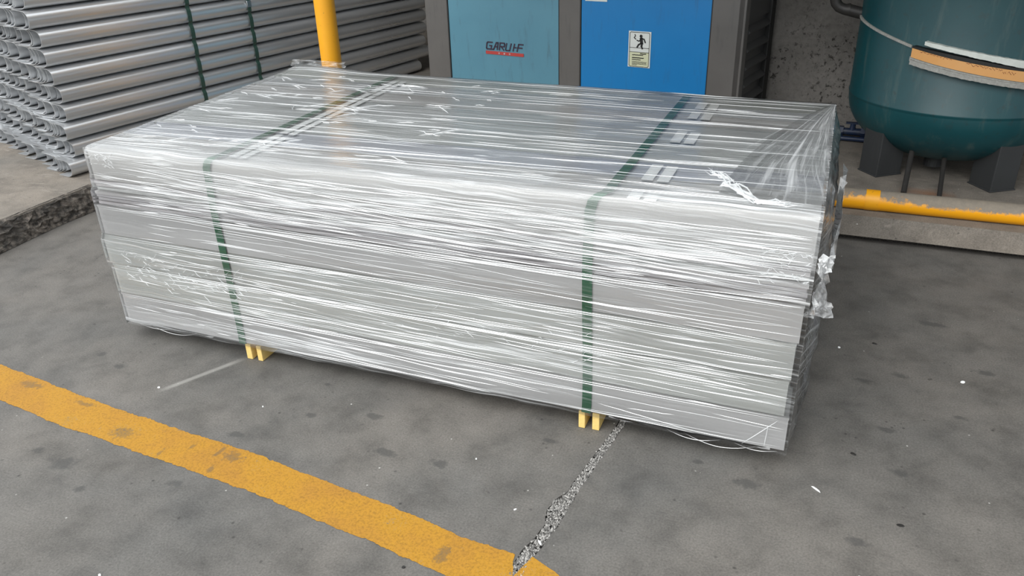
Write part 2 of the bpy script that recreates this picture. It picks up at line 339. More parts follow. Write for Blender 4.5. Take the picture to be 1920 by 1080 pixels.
    # gathered film ridges: milky
    t = NT('gathered_film'); d = t.n('ShaderNodeBsdfDiffuse'); d.inputs['Color'].default_value = (0.93, 0.945, 0.95, 1); tl = t.n('ShaderNodeBsdfTranslucent'); tl.inputs['Color'].default_value = (0.9, 0.92, 0.93, 1)
    a = t.n('ShaderNodeMixShader'); a.inputs[0].default_value = 0.3; t.l(d.outputs[0], a.inputs[1]); t.l(tl.outputs[0], a.inputs[2])
    g = t.n('ShaderNodeBsdfGlossy'); g.inputs['Roughness'].default_value = 0.2; b = t.n('ShaderNodeMixShader'); b.inputs[0].default_value = 0.15; t.l(a.outputs[0], b.inputs[1]); t.l(g.outputs[0], b.inputs[2])
    tr = t.n('ShaderNodeBsdfTransparent'); c = t.n('ShaderNodeMixShader'); c.inputs[0].default_value = 0.82; t.l(tr.outputs[0], c.inputs[1]); t.l(b.outputs[0], c.inputs[2])
    MAT['ridge'] = t.done(c.outputs[0])
    # loose film
    t = NT('loose_film'); vec = t.coord('Object'); n = t.noise(vec, 30, 4, .6); d = t.n('ShaderNodeBsdfDiffuse'); d.inputs['Color'].default_value = (0.9, 0.92, 0.93, 1)
    tr = t.n('ShaderNodeBsdfTransparent'); a = t.n('ShaderNodeMixShader'); t.l(t.ramp(n, [(0.35, 0.04), (0.7, 0.4)]), a.inputs[0]); t.l(tr.outputs[0], a.inputs[1]); t.l(d.outputs[0], a.inputs[2])
    g = t.n('ShaderNodeBsdfGlossy'); g.inputs['Roughness'].default_value = 0.12; f = t.n('ShaderNodeFresnel'); f.inputs['IOR'].default_value = 1.6; b = t.n('ShaderNodeMixShader'); t.l(f.outputs[0], b.inputs[0]); t.l(a.outputs[0], b.inputs[1]); t.l(g.outputs[0], b.inputs[2])
    MAT['loose'] = t.done(b.outputs[0])
build_materials()

# ------------------------------------------------------------------ setting: floor slabs with a joint between them
PH = 0.135
jp = [ground(*p) for p in [(1165,795),(1147,820),(1122,855),(1103,880),(1085,905),(1072,925),(1052,944),(1043,960),(1033,985),(1015,1010),(992,1035),(978,1055),(965,1085)]]
jw = [.009, .011, .012, .013, .013, .013, .023, .026, .016, .015, .017, .018, .019]
jx_top = jp[0]; jpts = [(jx_top[0]+.10, 1.85), (jx_top[0]+.03, .6)] + jp + [(jp[-1][0]-.25, -2.5), (jp[-1][0]-.9, -12.0)]
jws = [.008, .008] + jw + [.015, .015]
# densify with wobble
JL, JR, JC = [], [], []
for i in range(len(jpts)-1):
    n = max(2, int(math.dist(jpts[i], jpts[i+1])/.03)) if i < len(jpts)-2 else 8
    for k in range(n):
        f = k/n; x = jpts[i][0]*(1-f)+jpts[i+1][0]*f; y = jpts[i][1]*(1-f)+jpts[i+1][1]*f; w = jws[i]*(1-f)+jws[i+1]*f
        JL.append((x-w-random.uniform(0, .004), y)); JR.append((x+w+random.uniform(0, .004), y)); JC.append((x, y, w))
JL.append((jpts[-1][0]-.015, jpts[-1][1])); JR.append((jpts[-1][0]+.015, jpts[-1][1]))
floor_root = empty('floor', (0, 0, 0)); tag(floor_root, 'grey stained concrete yard floor around the wrapped stack', None, None, 'structure')
def slab(edge, far_x, name):
    n = len(edge); v = []; f = []
    for (x, y) in edge: v += [(x, y, 0), (far_x, y, 0), (x, y, -.03)]
    for i in range(n-1):
        a, b = 3*i, 3*(i+1)
        f.append((a, b, b+1, a+1) if far_x < 0 else (a, a+1, b+1, b)); f.append((a, a+2, b+2, b))
    o = mesh_obj(name, v, f, MAT['floor'], floor_root); return o
slab(JL, -30, 'slab'); slab(JR, 30, 'slab')
MB().box((-30, -12, -.06), (30, 2.2, -.018)).build('joint_bed', MAT['joint'], floor_root)
# gravel in the joint
g = MB(); ico = [(0,0,1),(.9,0,.1),(.28,.85,.1),(-.72,.53,.1),(-.72,-.53,.1),(.28,-.85,.1),(0,0,-.6)]
icf = [(0,1,2),(0,2,3),(0,3,4),(0,4,5),(0,5,1),(6,2,1),(6,3,2),(6,4,3),(6,5,4),(6,1,5)]
vis = [c for c in JC if -1.5 < c[1] < .2]
for _ in range(6800):
    x, y, w = random.choice(vis); s = random.uniform(.0022, .0048); ang = random.uniform(0, 6.28); ca, sa = math.cos(ang), math.sin(ang); sq = random.uniform(.6, 1)
    px, py = x + random.uniform(-1, 1)*w, y + random.uniform(-.02, .02); pz = random.uniform(-.006, -.0005)
    g.add([(px+s*(a*ca-b*sa)*sq, py+s*(a*sa+b*ca), pz+s*c) for a, b, c in ico], icf)
o = g.build('joint_gravel', MAT['gravel'], floor_root); o['kind'] = 'stuff'

# platform (raised slab, L-shaped): left of x=-1.30 and behind y=1.80
plat = MB(); CX, CY0, CY1 = -1.30, 1.83, 1.72
NL = 60
vs, fs = [], []
edge = []
for i in range(NL+1): edge.append((CX + .006*math.sin(i*1.7)+random.uniform(-.004,.004), -12 + (13.81)*i/NL if i < 1 else -1.0 + 2.81*i/NL))
edge += [(CX + (10-CX)*k/40, CY0 + (CY1-CY0)*k/40/1.0 + random.uniform(-.003,.003)) for k in range(1, 41)]
top_n = len(edge)
far = [(10, 12), (-30, 12), (-30, -12)]
pv = [(x, y, PH) for x, y in edge] + [(x, y, PH) for x, y in far]
pf = [tuple(range(len(pv)))]
nb = len(pv)
pv += [(x, y, .034 if i > NL else -.01) for i, (x, y) in enumerate(edge)]
for i in range(top_n-1): pf.append((i, nb+i, nb+i+1, i+1))
nc = len(pv); pv += [(x, y+(.12 if i > NL else 0), .034 if i > NL else -.01) for i, (x, y) in enumerate(edge)]; nd = len(pv); pv += [(x, y+(.12 if i > NL else 0), -.01) for i, (x, y) in enumerate(edge)]
for i in range(NL, top_n-1): pf.append((nb+i, nc+i, nc+i+1, nb+i+1)); pf.append((nc+i, nd+i, nd+i+1, nc+i+1))
platform = mesh_obj('trim_1', pv, pf, MAT['platform']); tag(platform, 'raised concrete platform carrying the gutters, machine and tank', None, None, 'structure')
# crumbled curb face on the left
nu, nv = 110, 10; v = []; f = []; uvh = []
for i in range(nu+1):
    y = -1.2 + 3.0*i/nu; bulge = .035*(.5+.5*math.sin(y*5.1+.6))+.02
    for j in range(nv+1):
        t_ = j/nv; z = PH*(1-t_)+.004 - .002*t_
        off = bulge*(t_**.7) + random.uniform(-.009, .009)*(1 if 0 < j < nv else .3)
        if j == 0: off -= .012
        v.append((CX + off, y + random.uniform(-.006, .006), max(-.002, z + random.uniform(-.004, .004)*(0 < j < nv))))
for i in range(nu):
    for j in range(nv): a = i*(nv+1)+j; f.append((a, a+1, a+nv+2, a+nv+1))
mesh_obj('crumbled_edge', v, f, MAT['broken'], platform)

# walls
wall_end = Vector((2.06, 3.30, 0))
MB().hexa([(2.06,3.30,0),(9,3.20,0),(9,3.5,0),(2.06,3.6,0),(2.06,3.30,4.6),(9,3.20,4.6),(9,3.5,4.6),(2.06,3.6,4.6)]).build('wall_back', MAT['wall']); tag(bpy.data.objects['wall_back'], 'pitted grey plaster wall between machine and tank', None, None, 'structure')
a = wall_end; b = wall_end - FR*2.35
MB().hexa([a, a+DV*.25, b+DV*.25, b, a+UP*4.6, a+DV*.25+UP*4.6, b+DV*.25+UP*4.6, b+UP*4.6]).build('wall_middle', MAT['wall']); tag(bpy.data.objects['wall_middle'], 'grey plaster wall behind the blue machine', None, None, 'structure')
c = b + DV*2.4; d = b - FR*5.5 + DV*2.4
MB().hexa([b+FR*.2, b+FR*.2+DV*2.6, b+DV*2.6, b, b+FR*.2+UP*4.6, b+FR*.2+DV*2.6+UP*4.6, b+DV*2.6+UP*4.6, b+UP*4.6]).build('wall_right', MAT['wall']); tag(bpy.data.objects['wall_right'], 'plaster return wall beyond the far end of the gutter pile', None, None, 'structure')
MB().hexa([c, c+DV*.2, d+DV*.2, d, c+UP*4.6, c+DV*.2+UP*4.6, d+DV*.2+UP*4.6, d+UP*4.6]).build('wall_left', MAT['wall']); tag(bpy.data.objects['wall_left'], 'far plaster wall beyond the gutter pile', None, None, 'structure')
# unseen roof over the rear of the yard, outline and height shaped for shade
MB().hexa([(-.25,1.0,2.28),(9,-.6,2.28),(9,9,2.28),(-.25,9,2.28),(-.25,1.0,2.34),(9,-.6,2.34),(9,9,2.34),(-.25,9,2.34)]).box((-7,3.3,2.28),(-.251,9,2.34)).build('shade_roof', MAT['roof']); tag(bpy.data.objects['shade_roof'], 'unseen grey roof shaped to shade the rear of the yard', None, None, 'structure')

# yellow floor line
up = [(-60,660),(0,684),(122,730),(228,770),(367,815),(481,852),(600,899),(748,955),(864,1006),(966,1038)]
lo = [(-60,728),(0,750),(102,793),(204,829),(297,862),(379,890),(505,937),(635,994),(720,1027),(839,1080),(955,1128)]
def paint_strip(up, lo, n, name):
    U = np.array([(-1.26, -.235)]+[ground(*p) for p in up]); D = np.array([(-1.24, -.41)]+[ground(*p) for p in lo]); v, f = [], []; m_ = 6; wa = wb = 0.0
    for i in range(n+1):
        t_ = i/n; xa = lerp_(U[0,0], U[-1,0], t_); xb = lerp_(D[0,0], D[-1,0], t_); ya = float(np.interp(xa, U[:,0], U[:,1])); yb = float(np.interp(xb, D[:,0], D[:,1]))
        wa = .8*wa + random.gauss(0, .0011); wb = .8*wb + random.gauss(0, .0011); ya += wa + random.gauss(0, .0007); yb += wb + random.gauss(0, .0007)
        for k in range(m_+1):
            q = k/m_; v.append((lerp_(xa, xb, q) + (random.uniform(-.008, .004) if i == n else 0), lerp_(ya, yb, q), .0012))
    for i in range(n):
        for k in range(m_): a = i*(m_+1)+k; f.append((a, a+1, a+m_+2, a+m_+1))
    return mesh_obj(name, v, f, MAT['paint_line'], floor_root)
def lerp_(a, b, t): return float(a*(1-t)+b*t)
paint_strip(up, lo, 520, 'yellow_line')
A0 = ground(995, 1056); A1 = ground(1015, 1057); A2 = ground(1055, 1083)
e = (A2[0]-A1[0], A2[1]-A1[1]); ln = math.hypot(*e); e = (e[0]/ln, e[1]/ln); nrm = (e[1], -e[0])
v, f = [], []
n = 120
for i in range(n+1):
    s = 2.6*i/n
    for k in range(3):
        w = [0, .085, .17][k]; st_ = (-.02+random.uniform(-.006,.006)) if (i == 0) else 0
        v.append((A1[0]+e[0]*(s+st_)+nrm[0]*w + (random.gauss(0,.002) if k != 1 else 0), A1[1]+e[1]*(s+st_)+nrm[1]*w + (random.gauss(0,.002) if k != 1 else 0) - .03*s*0, .0012))
for i in range(n):
    for k in range(2): a = i*3+k; f.append((a, a+1, a+4, a+3))
mesh_obj('yellow_line', v, f, MAT['paint_line'], floor_root)

# ------------------------------------------------------------------ wrapped stack of trays
random.seed(7)
LX, WY = 2.44, 1.287
st = empty('wrapped_tray_stack', (1.22, .64, .07), 'big stack of pale grey metal trays wrapped in clear film with green straps', 'stack')
INV = Matrix.Translation((-1.22, -.64, -.07))
def part(o, parent=st):
    """parent a mesh built in world coordinates under the stack"""
    o.parent = parent
    o.matrix_parent_inverse = Matrix.Translation((-1.22, -.64, -.07)) if parent is st else Matrix.Identity(4)
    return o
def lerp(a, b, t): return a*(1-t)+b*t
# boundaries (left z, right z), layer x extents
LAY = [((.067,.066),(.186,.181), -.016, 2.438), ((.188,.184),(.309,.300), -.017, 2.424), ((.311,.303),(.428,.419), -.034, 2.428), ((.430,.422),(.544,.537), -.020, 2.434)]
NT_ = 8
def tray(x0, x1, y0, y1, zb, zt, name='tray', lip=True):
    """channel: closed long sides with a folded rim standing proud of the top edge; zb, zt functions of (x, y)"""
    mb = MB()
    P = lambda x, y, top, dz=0: (x, y, (zt if top else zb)(x, y)+dz)
    mb.hexa([P(x0,y0,0),P(x1,y0,0),P(x1,y1,0),P(x0,y1,0),P(x0,y0,1,-.004),P(x1,y0,1,-.004),P(x1,y1,1,-.004),P(x0,y1,1,-.004)])
    e_ = .0025
    mb.hexa([P(x0-.001,y0-e_,1,-.007),P(x1+.001,y0-e_,1,-.007),P(x1+.001,y0+.006,1,-.007),P(x0-.001,y0+.006,1,-.007),P(x0-.001,y0-e_,1),P(x1+.001,y0-e_,1),P(x1+.001,y0+.006,1),P(x0-.001,y0+.006,1)])
    mb.hexa([P(x0,y1-.006,1,-.007),P(x1,y1-.006,1,-.007),P(x1,y1,1,-.007),P(x0,y1,1,-.007),P(x0,y1-.006,1),P(x1,y1-.006,1),P(x1,y1,1),P(x0,y1,1)])
    return part(mb.build(name, MAT['tray']))
for (b0, b1, xl, xr) in LAY:
    for k in range(NT_):
        y0 = WY*k/NT_ + .0005; y1 = WY*(k+1)/NT_ - .0015
        jx = 0 if k == 0 else random.uniform(-.012, .006); jl = 0 if k == 0 else random.uniform(-.006, .012)
        yo = random.uniform(-.004, .003) if k == 0 else 0
        tray(xl+jl, xr+jx, y0+yo, y1, lambda x, y, b=b0: lerp(b[0], b[1], x/LX), lambda x, y, b=b1: lerp(b[0], b[1], x/LX))
# cover sheets
zc0, zc1 = (.546, .539), (.641, .648)
NCV = 7
for k in range(NCV):
    f0, f1 = k/NCV, (k+1)/NCV - .018
    z = lambda x, f_: lerp(lerp(zc0[0], zc1[0], f_), lerp(zc0[1], zc1[1], f_), x/LX)
    xl = lerp(-.016, -.001, k/NCV)+random.uniform(-.004, .004); xr = 2.436+random.uniform(-.003, .003); yf = random.choice((-.002, .002, .006, .009))
    mb = MB(); t0, t1 = f0+.018, f1
    mb.hexa([(xl,yf,z(xl,t0)),(xr,yf,z(xr,t0)),(xr,WY,z(xr,t0)),(xl,WY,z(xl,t0)),(xl,yf,z(xl,t1)),(xr,yf,z(xr,t1)),(xr,WY,z(xr,t1)),(xl,WY,z(xl,t1))])
    mb.hexa([(xl+.005,yf+.012,z(xl,f0)),(xr-.005,yf+.012,z(xr,f0)),(xr-.005,WY-.012,z(xr,f0)),(xl+.005,WY-.012,z(xl,f0)),(xl+.005,yf+.012,z(xl,t0)),(xr-.005,yf+.012,z(xr,t0)),(xr-.005,WY-.012,z(xr,t0)),(xl+.005,WY-.012,z(xl,t0))])
    part(mb.build('cover_sheet', MAT['cover']))
def top_z(x, y):
    u, v = x/LX, y/WY
    return lerp(lerp(.757, .789, u), lerp(.784, .760, u), v)
ys = [0.0, .19, .345, .50, .655, .81, .96, 1.11, WY]
for k in range(8):
    y0, y1 = ys[k]+.0015, ys[k+1]-.0015; dz = random.uniform(-.002, .001)
    tray(.004+random.uniform(0, .006)*(k > 0), 2.438-random.uniform(0, .006)*(k > 0), y0, y1, lambda x, y: lerp(.643, .650, x/LX), lambda x, y, d=dz: top_z(x, y)+d)
# thin white patches laid in rows on the top, next to each strap
def patch(x0, x1, y0, y1, dz=.0025, name='white_patch'):
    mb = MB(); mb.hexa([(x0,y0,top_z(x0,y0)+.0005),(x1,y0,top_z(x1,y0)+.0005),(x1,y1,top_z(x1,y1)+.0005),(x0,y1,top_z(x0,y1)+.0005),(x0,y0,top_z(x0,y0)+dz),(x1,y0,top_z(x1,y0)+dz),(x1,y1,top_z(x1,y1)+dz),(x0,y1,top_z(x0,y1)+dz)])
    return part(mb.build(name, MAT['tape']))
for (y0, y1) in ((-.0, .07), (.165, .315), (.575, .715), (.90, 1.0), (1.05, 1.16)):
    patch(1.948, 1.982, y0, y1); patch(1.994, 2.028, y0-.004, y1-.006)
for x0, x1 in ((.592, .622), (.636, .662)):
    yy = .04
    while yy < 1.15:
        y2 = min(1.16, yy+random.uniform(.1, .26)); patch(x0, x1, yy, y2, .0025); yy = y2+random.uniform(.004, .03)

# straps round the stack
def strap_path(xf, xt, off=.0045):
    P = [(xf+.004, .06, .0635-off*.0), (xf, -off, .063)]
    for z in np.linspace(.09, .735, 12): P.append((lerp(xf, xf, 0)+.003*math.sin(z*9), -off - (.002 if .54 < z < .65 else 0), z))
    zt = top_z(xf, 0)
    P += [(lerp(xf, xt, .25), -off, zt-.012), (lerp(xf, xt, .5), -off*.35, zt-.001), (lerp(xf, xt, .75), .008, zt+off)]
    for y in np.linspace(.03, WY-.02, 14): P.append((xt, y, top_z(xt, y)+off))
    P += [(xt, WY+off, top_z(xt, WY)-.01), (xt, WY+off, .063), (xf+.004, WY-.1, .0635)]
    return P
def ribbon(path, axis, w, th, mat, name, uvscale=1):
    path = [Vector(p) for p in path]; ax = Vector(axis).normalized(); v = []; f = []; n = len(path)
    for i, p in enumerate(path):
        t = (path[min(i+1, n-1)]-path[max(i-1, 0)]).normalized(); nn = ax.cross(t).normalized()
        for sx, sn in ((-1, 0), (1, 0), (1, 1), (-1, 1)): v.append(p + ax*sx*w/2 + nn*sn*th)
    for i in range(n-1):
        for k in range(4): f.append((i*4+k, i*4+(k+1)%4, (i+1)*4+(k+1)%4, (i+1)*4+k))
    f.append((3,2,1,0)); f.append(tuple((n-1)*4+k for k in range(4)))
    return mesh_obj(name, v, f, mat)
for xf, xt, lb in ((.530, .560, 'green strap near the left end'), (1.846, 1.886, 'green strap near the right end')):
    o = part(ribbon(strap_path(xf, xt), (1, 0, 0), .030, .0012, MAT['green_strap'], 'strap')); o['label'] = lb

# film -------------------------------------------------------------
def vnoise(x, y, s=0):
    return (math.sin(x*3.1+s)*math.sin(y*5.7+s*1.3)+.6*math.sin(x*7.9+y*4.1+s*2.1)+.4*math.sin(x*1.7-y*11.3+s))/2
def film_profile():
    P = []
    for z in np.linspace(.058, .70, 44): P.append(('f', 0, z))
    for k in range(1, 9):
        a = math.pi/2*k/9; P.append(('c', a, 0))
    for y in np.linspace(.035, WY-.02, 60): P.append(('t', y, 0))
    for z in np.linspace(.75, .06, 8): P.append(('b', 0, z))
    return P
PR = film_profile(); NX = 150; v = []; uv = []; hz = []
XL, XR = .002, LX+.006
def film_left(z): return .002 if z > .645 else (-.004 if z > .6 else (-.019 if z > .432 or z < .308 else -.035))
for i in range(NX+1):
    fx = i/NX; s = 0; last = None
    for (kd, a, z) in PR:
        x = lerp(XL, XR, fx); zt = top_z(x, 0)
        if kd == 'f':
            y = -.0115 - .0025*vnoise(x, z*6) ; zz = z if z > .06 else z - .002*math.sin(x*31); x = lerp(film_left(z), XR, fx); p = (x, y, zz)
        elif kd == 'c':
            R2 = .026; cy, cz = R2-.0115, zt+.009-R2; p = (x, cy-R2*math.cos(a), cz+R2*math.sin(a))
        elif kd == 't':
            bump = .012*math.exp(-((x-.15)**2/.03+(a-1.25)**2/.004)); p = (x, a, top_z(x, a)+.0085+.0012*vnoise(x*2, a*3, 1)+bump)
        else: p = (x, WY+.009, z)
        if last is not None: s += math.dist(p, last)
        last = p; v.append(p); uv.append((x, s))
        # film density (number of wraps lying over each other)
        if kd == 'f':
            h = .28 + .55*max(0, min(1, (z-.54)/.16)) + .22*math.exp(-((z-.27)/.055)**2)*(1 if x < 1.9 else .4) + .2*math.exp(-((z-.11)/.04)**2)*(1 if x < 1.6 else .2) + .12*vnoise(x, z*4, 3)
            if z > .42 and z < .54: h *= .45
            if x < .25 and z > .43: h *= .35 + 2.6*x*(.6 if z < .7 else 1)
            if z < .17 and x > 1.5: h *= max(.12, 1-(x-1.5)*2)
            if .2 < z < .54 and x > 1.95: h *= .6
        elif kd == 'c': h = .85 if x < 2.1 else .75
        elif kd == 't':
            e_ = min(1, a/.35); h = .9*math.exp(-a/.10) + .30 + .12*vnoise(x*1.5, a*4, 5) + .55*math.exp(-((a-1.26)/.04)**2)
            if x < .5: h += .22*(1-x/.5)
            if x > 1.7: h -= .2
            # fan of film gathered at the back right corner
            dx, dy = XR-x, 1.27-a; ang = math.atan2(dx, max(dy, .001))
            if a > .1: h += .75*math.exp(-(ang/.26)**2)*min(1, dy/.2)
        else: h = .4
        hz.append(max(.0, min(1, h)))
m_ = len(PR); f = []
for i in range(NX):
    for j in range(m_-1): a = i*m_+j; f.append((a, a+m_, a+m_+1, a+1))
film = part(mesh_obj('stretch_film', v, f, MAT['film'], None, True, uv, hz)); film['label'] = 'clear stretch film over the front and top'
# film over the two ends
def end_film(x_at, sgn, name):
    v, uv, hz, f = [], [], [], []; n1, n2 = 40, 30
    for i in range(n1+1):
        y = lerp(-.011, WY+.009, i/n1)
        for j in range(n2+1):
            t_ = j/n2; zt = top_z(x_at, max(0, y))+.006; z = lerp(.055, zt, t_)
            edge_ = min(1, min(i, n1-i)/4)
            bul = (1 if sgn > 0 else .08)*edge_*(.012 + .02*math.sin(math.pi*t_)**.6*(1+.6*vnoise(y*3, z*8, 2)) + .012*abs(vnoise(y*6, z*14, 7)))
            if t_ > .93: bul *= max(0, (1-t_)/.07)
            v.append(((x_at if sgn > 0 else film_left(z)-.001)+sgn*(bul+.001+.002*(sgn > 0)), y, z)); uv.append((y, z*1.0)); hz.append(.26+.25*t_**4)
    for i in range(n1):
        for j in range(n2):
            a = i*(n2+1)+j; q = (a, a+n2+1, a+n2+2, a+1); f.append(q if sgn > 0 else q[::-1])
    return part(mesh_obj(name, v, f, MAT['film'], None, True, uv, hz))
end_film(LX+.001, 1, 'end_film')['label'] = 'loose film over the right end'
end_film(-.02, -1, 'end_film')['label'] = 'loose film over the left end'

# gathered ridges of the film: front, fold, top
def ridge(mb, pts, nrm, w, h):
    n = len(pts); vs = []
    for i, p in enumerate(pts):
        t_ = i/(n-1); k = max(.08, math.sin(math.pi*min(1, max(0, t_)))**.5); a, b = Vector(pts[max(0, i-1)]), Vector(pts[min(n-1, i+1)])
        d = (b-a).normalized(); sd = d.cross(nrm).normalized(); p = Vector(p)
        vs += [p-sd*w*k, p+nrm*h*k, p+sd*w*k]
    fs = []
    for i in range(n-1):
        for k in range(2): fs.append((i*3+k, i*3+k+1, (i+1)*3+k+1, (i+1)*3+k))
    mb.add(vs, fs)
fr_ = MB(); NF = Vector((0, -1, 0)); NU = Vector((0, 0, 1))
def film_front_y(x, z): return -.0115 - .0025*vnoise(x, z*6) - .0008
def zden(z, x):
    d = .22
    if z > .60: d = 1.0
    elif z > .53: d = .75
    elif z > .42: d = .2
    elif z > .22: d = .34
    elif z > .09: d = .32 if x < 1.5 else .10
    if x < .15: d *= .5
    if x > 2.25: d *= .35
    return d
cnt = 0
while cnt < 680:
    L = min(1.3, random.lognormvariate(-1.35, .75)); x0 = random.uniform(-.0, LX-.05); z0 = random.uniform(.075, .745)
    if random.random() > zden(z0, x0): continue
    sl = random.gauss(-.012, .02); L = min(L, LX-.01-x0); n = max(4, int(L/.05))
    if z0 > .66 and x0 < .9: sl -= .02
    pts = []
    for i in range(n+1):
        x = x0+L*i/n; z = z0+sl*(x-x0)+.0012*math.sin(x*17+z0*50)
        z = min(z, .735); z = max(z, .066); pts.append((x, film_front_y(x, z), z))
    ridge(fr_, pts, NF, random.choice((.0006, .0008, .001, .0013, .002)), .0012); cnt += 1
for n_, xr_, zr_, amp in ((90, (.03, .6), (.25, .37), 1), (60, (2.30, 2.43), (.60, .69), .7), (30, (.0, .12), (.70, .75), .6), (26, (1.2, 1.9), (.24, .36), 1)):
    for _ in range(n_):
        x0, z0 = random.uniform(*xr_), random.uniform(*zr_); ang = random.uniform(-1.0, 1.0); L = random.uniform(.012, .05)*amp; pts = []
        for i in range(5):
            s = L*i/4; x = min(2.435, x0+s*math.cos(ang)+random.uniform(-.003, .003)); z = z0+s*math.sin(ang)+random.uniform(-.003, .003); pts.append((x, film_front_y(x, z), z))
        ridge(fr_, pts, NF, random.uniform(.0004, .0012), .0015)
# strong lines following the tray rims
for (b0, b1, xl, xr) in LAY:
    for off in (.001, -.006):
        pts = [(x, film_front_y(x, lerp(b1[0], b1[1], x/LX))-.0002, lerp(b1[0], b1[1], x/LX)+off) for x in np.linspace(max(0, xl)+.01, xr-.03, 50)]
        ridge(fr_, pts, NF, .0016, .0014)
o = part(fr_.build('front_film_ridges', MAT['ridge'])); o['kind'] = 'stuff'
tp = MB()
def ftz(x, y): return top_z(x, y)+.0095+.0012*vnoise(x*2, y*3, 1)+.012*math.exp(-((x-.15)**2/.03+(y-1.25)**2/.004))
cnt = 0
while cnt < 150:
    L = min(1.5, random.lognormvariate(-1.3, .7)); x0 = random.uniform(.0, LX-.1); y0 = abs(random.gauss(0, .2)) if random.random() < .55 else random.uniform(.03, 1.26)
    if y0 < .045 or y0 > 1.27: continue
    if x0 > 2.05 and random.random() < .7: continue
    L = min(L, LX-.02-x0); sl = random.gauss(-.01, .025); n = max(4, int(L/.05)); pts = []
    for i in range(n+1):
        x = x0+L*i/n; y = min(1.275, max(.04, y0+sl*(x-x0)+.002*math.sin(x*15+y0*40))); pts.append((x, y, ftz(x, y)))
    ridge(tp, pts, NU, random.choice((.0006, .0009, .0012, .0018)), .001); cnt += 1
for y0 in ys[1:-1] + [1.215]:      # film drawn tight over the seam between two trays
    x = .02
    while x < 2.40:
        L = random.uniform(.35, 1.0); xe = min(2.425, x+L)
        pts = [(xx, y0+.0015*math.sin(xx*6), ftz(xx, y0)+.0005) for xx in np.linspace(x, xe, 14)]; ridge(tp, pts, NU, .0022, .0014); x = xe + random.uniform(0, .05)
# diagonal creases on the left half
for _ in range(70):
    x0, y0 = random.uniform(.05, 1.2), random.uniform(.1, 1.15); ang = random.uniform(-.9, .9); L = random.uniform(.03, .13)
    pts = []
    for i in range(6):
        s = L*i/5; x = x0+s*math.cos(ang)+random.uniform(-.004, .004); y = y0+s*math.sin(ang)+random.uniform(-.006, .006); pts.append((x, y, ftz(x, y)))
    ridge(tp, pts, NU, random.uniform(.0008, .002), .002)
# fan from the back right corner
for _ in range(22):
    ang = abs(random.gauss(0, .16)); L = random.uniform(.25, 1.0); s0 = random.uniform(.02, .35); cx_, cy_ = LX-.004, 1.27; pts = []
    for i in range(8):
        s = s0+(L)*i/7; x = cx_-s*math.sin(ang); y = cy_-s*math.cos(ang)
        if y < .06: break
        pts.append((x, y, ftz(x, y)+.0006))
    if len(pts) > 3: ridge(tp, pts, NU, random.choice((.0004, .0005, .0008)), .0008)
o = part(tp.build('top_film_ridges', MAT['ridge'])); o['kind'] = 'stuff'
# spare film drawn to the corner, lying as a second layer over the top
v, uv, hz, f = [], [], [], []; nr, na = 24, 16
for i in range(nr+1):
    rad = lerp(.03, 1.22, i/nr)
    for j in range(na+1):
        ang = lerp(0, .40, j/na)*(1-.45*i/nr); x = LX+.003-rad*math.sin(ang); y = 1.275-rad*math.cos(ang); v.append((x, max(.02, y), ftz(x, max(.02, y))+.0012)); uv.append((rad, ang*.55)); hz.append(.95*(1-j/na)**.6*(1-.45*i/nr))
for i in range(nr):
    for j in range(na): a = i*(na+1)+j; f.append((a, a+1, a+na+2, a+na+1))
o = part(mesh_obj('corner_film', v, f, MAT['film'], None, True, uv, hz)); o['label'] = 'fan of film gathered at the far right corner'
# ridges down the right end
er = MB()
for _ in range(26):
    y0 = random.uniform(0, .3); z0 = random.uniform(.12, .72); sl = random.uniform(-.9, -.2); pts = []
    for i in range(6): pts.append((LX+.014+.02*i/6, y0+.05*i, max(.07, z0+sl*.05*i)))
    ridge(er, pts, Vector((1, 0, 0)), .0006, .001)
o = part(er.build('end_film_ridges', MAT['ridge'])); o['kind'] = 'stuff'

# loose and crumpled film
def crumple(c, ax, ay, w, h, n, amp, name, mat='loose', lab=None, taper=0.0, seed=0):
    rr = random.Random(seed); ax, ay = Vector(ax).normalized(), Vector(ay).normalized(); nn = ax.cross(ay).normalized(); v, f = [], []
    for i in range(n+1):
        for j in range(n+1):
            u_, v_ = i/n-.5, j/n-.5; k = 1-taper*(v_+.5)
            v.append(Vector(c)+ax*(u_*w*k+rr.uniform(-.25,.25)*w/n)+ay*(v_*h+rr.uniform(-.25,.25)*h/n)+nn*rr.uniform(-amp, amp))
    for i in range(n):
        for j in range(n): a = i*(n+1)+j; f.append((a, a+n+1, a+n+2, a+1))
    o = part(mesh_obj(name, v, f, MAT[mat]))
    if lab: o['label'] = lab
    return o
crumple((2.467, .0, .60), (.5, 1, 0), (0, 0, 1), .05, .15, 7, .012, 'torn_film', lab='torn film tuft at the right front corner', seed=1)
crumple((2.468, -.005, .665), (.8, .5, 0), (0, 0, 1), .04, .05, 6, .010, 'torn_film', 'ridge', 'white knotted film tuft at the right front corner', seed=5)
crumple((2.472, -.004, .535), (.9, .4, 0), (.2, 0, 1), .075, .045, 6, .012, 'torn_film', lab='torn film tail at the right front corner', seed=2, taper=.3)
crumple((2.49, .42, .63), (0, 1, .2), (0, 0, 1), .16, .24, 7, .012, 'torn_film', lab='loose film flap on the right end', seed=3)
crumple((.13, 1.27, .812), (1, 0, 0), (0, .4, 1), .30, .030, 9, .010, 'bunched_film', lab='bunched film at the far left corner', seed=4)
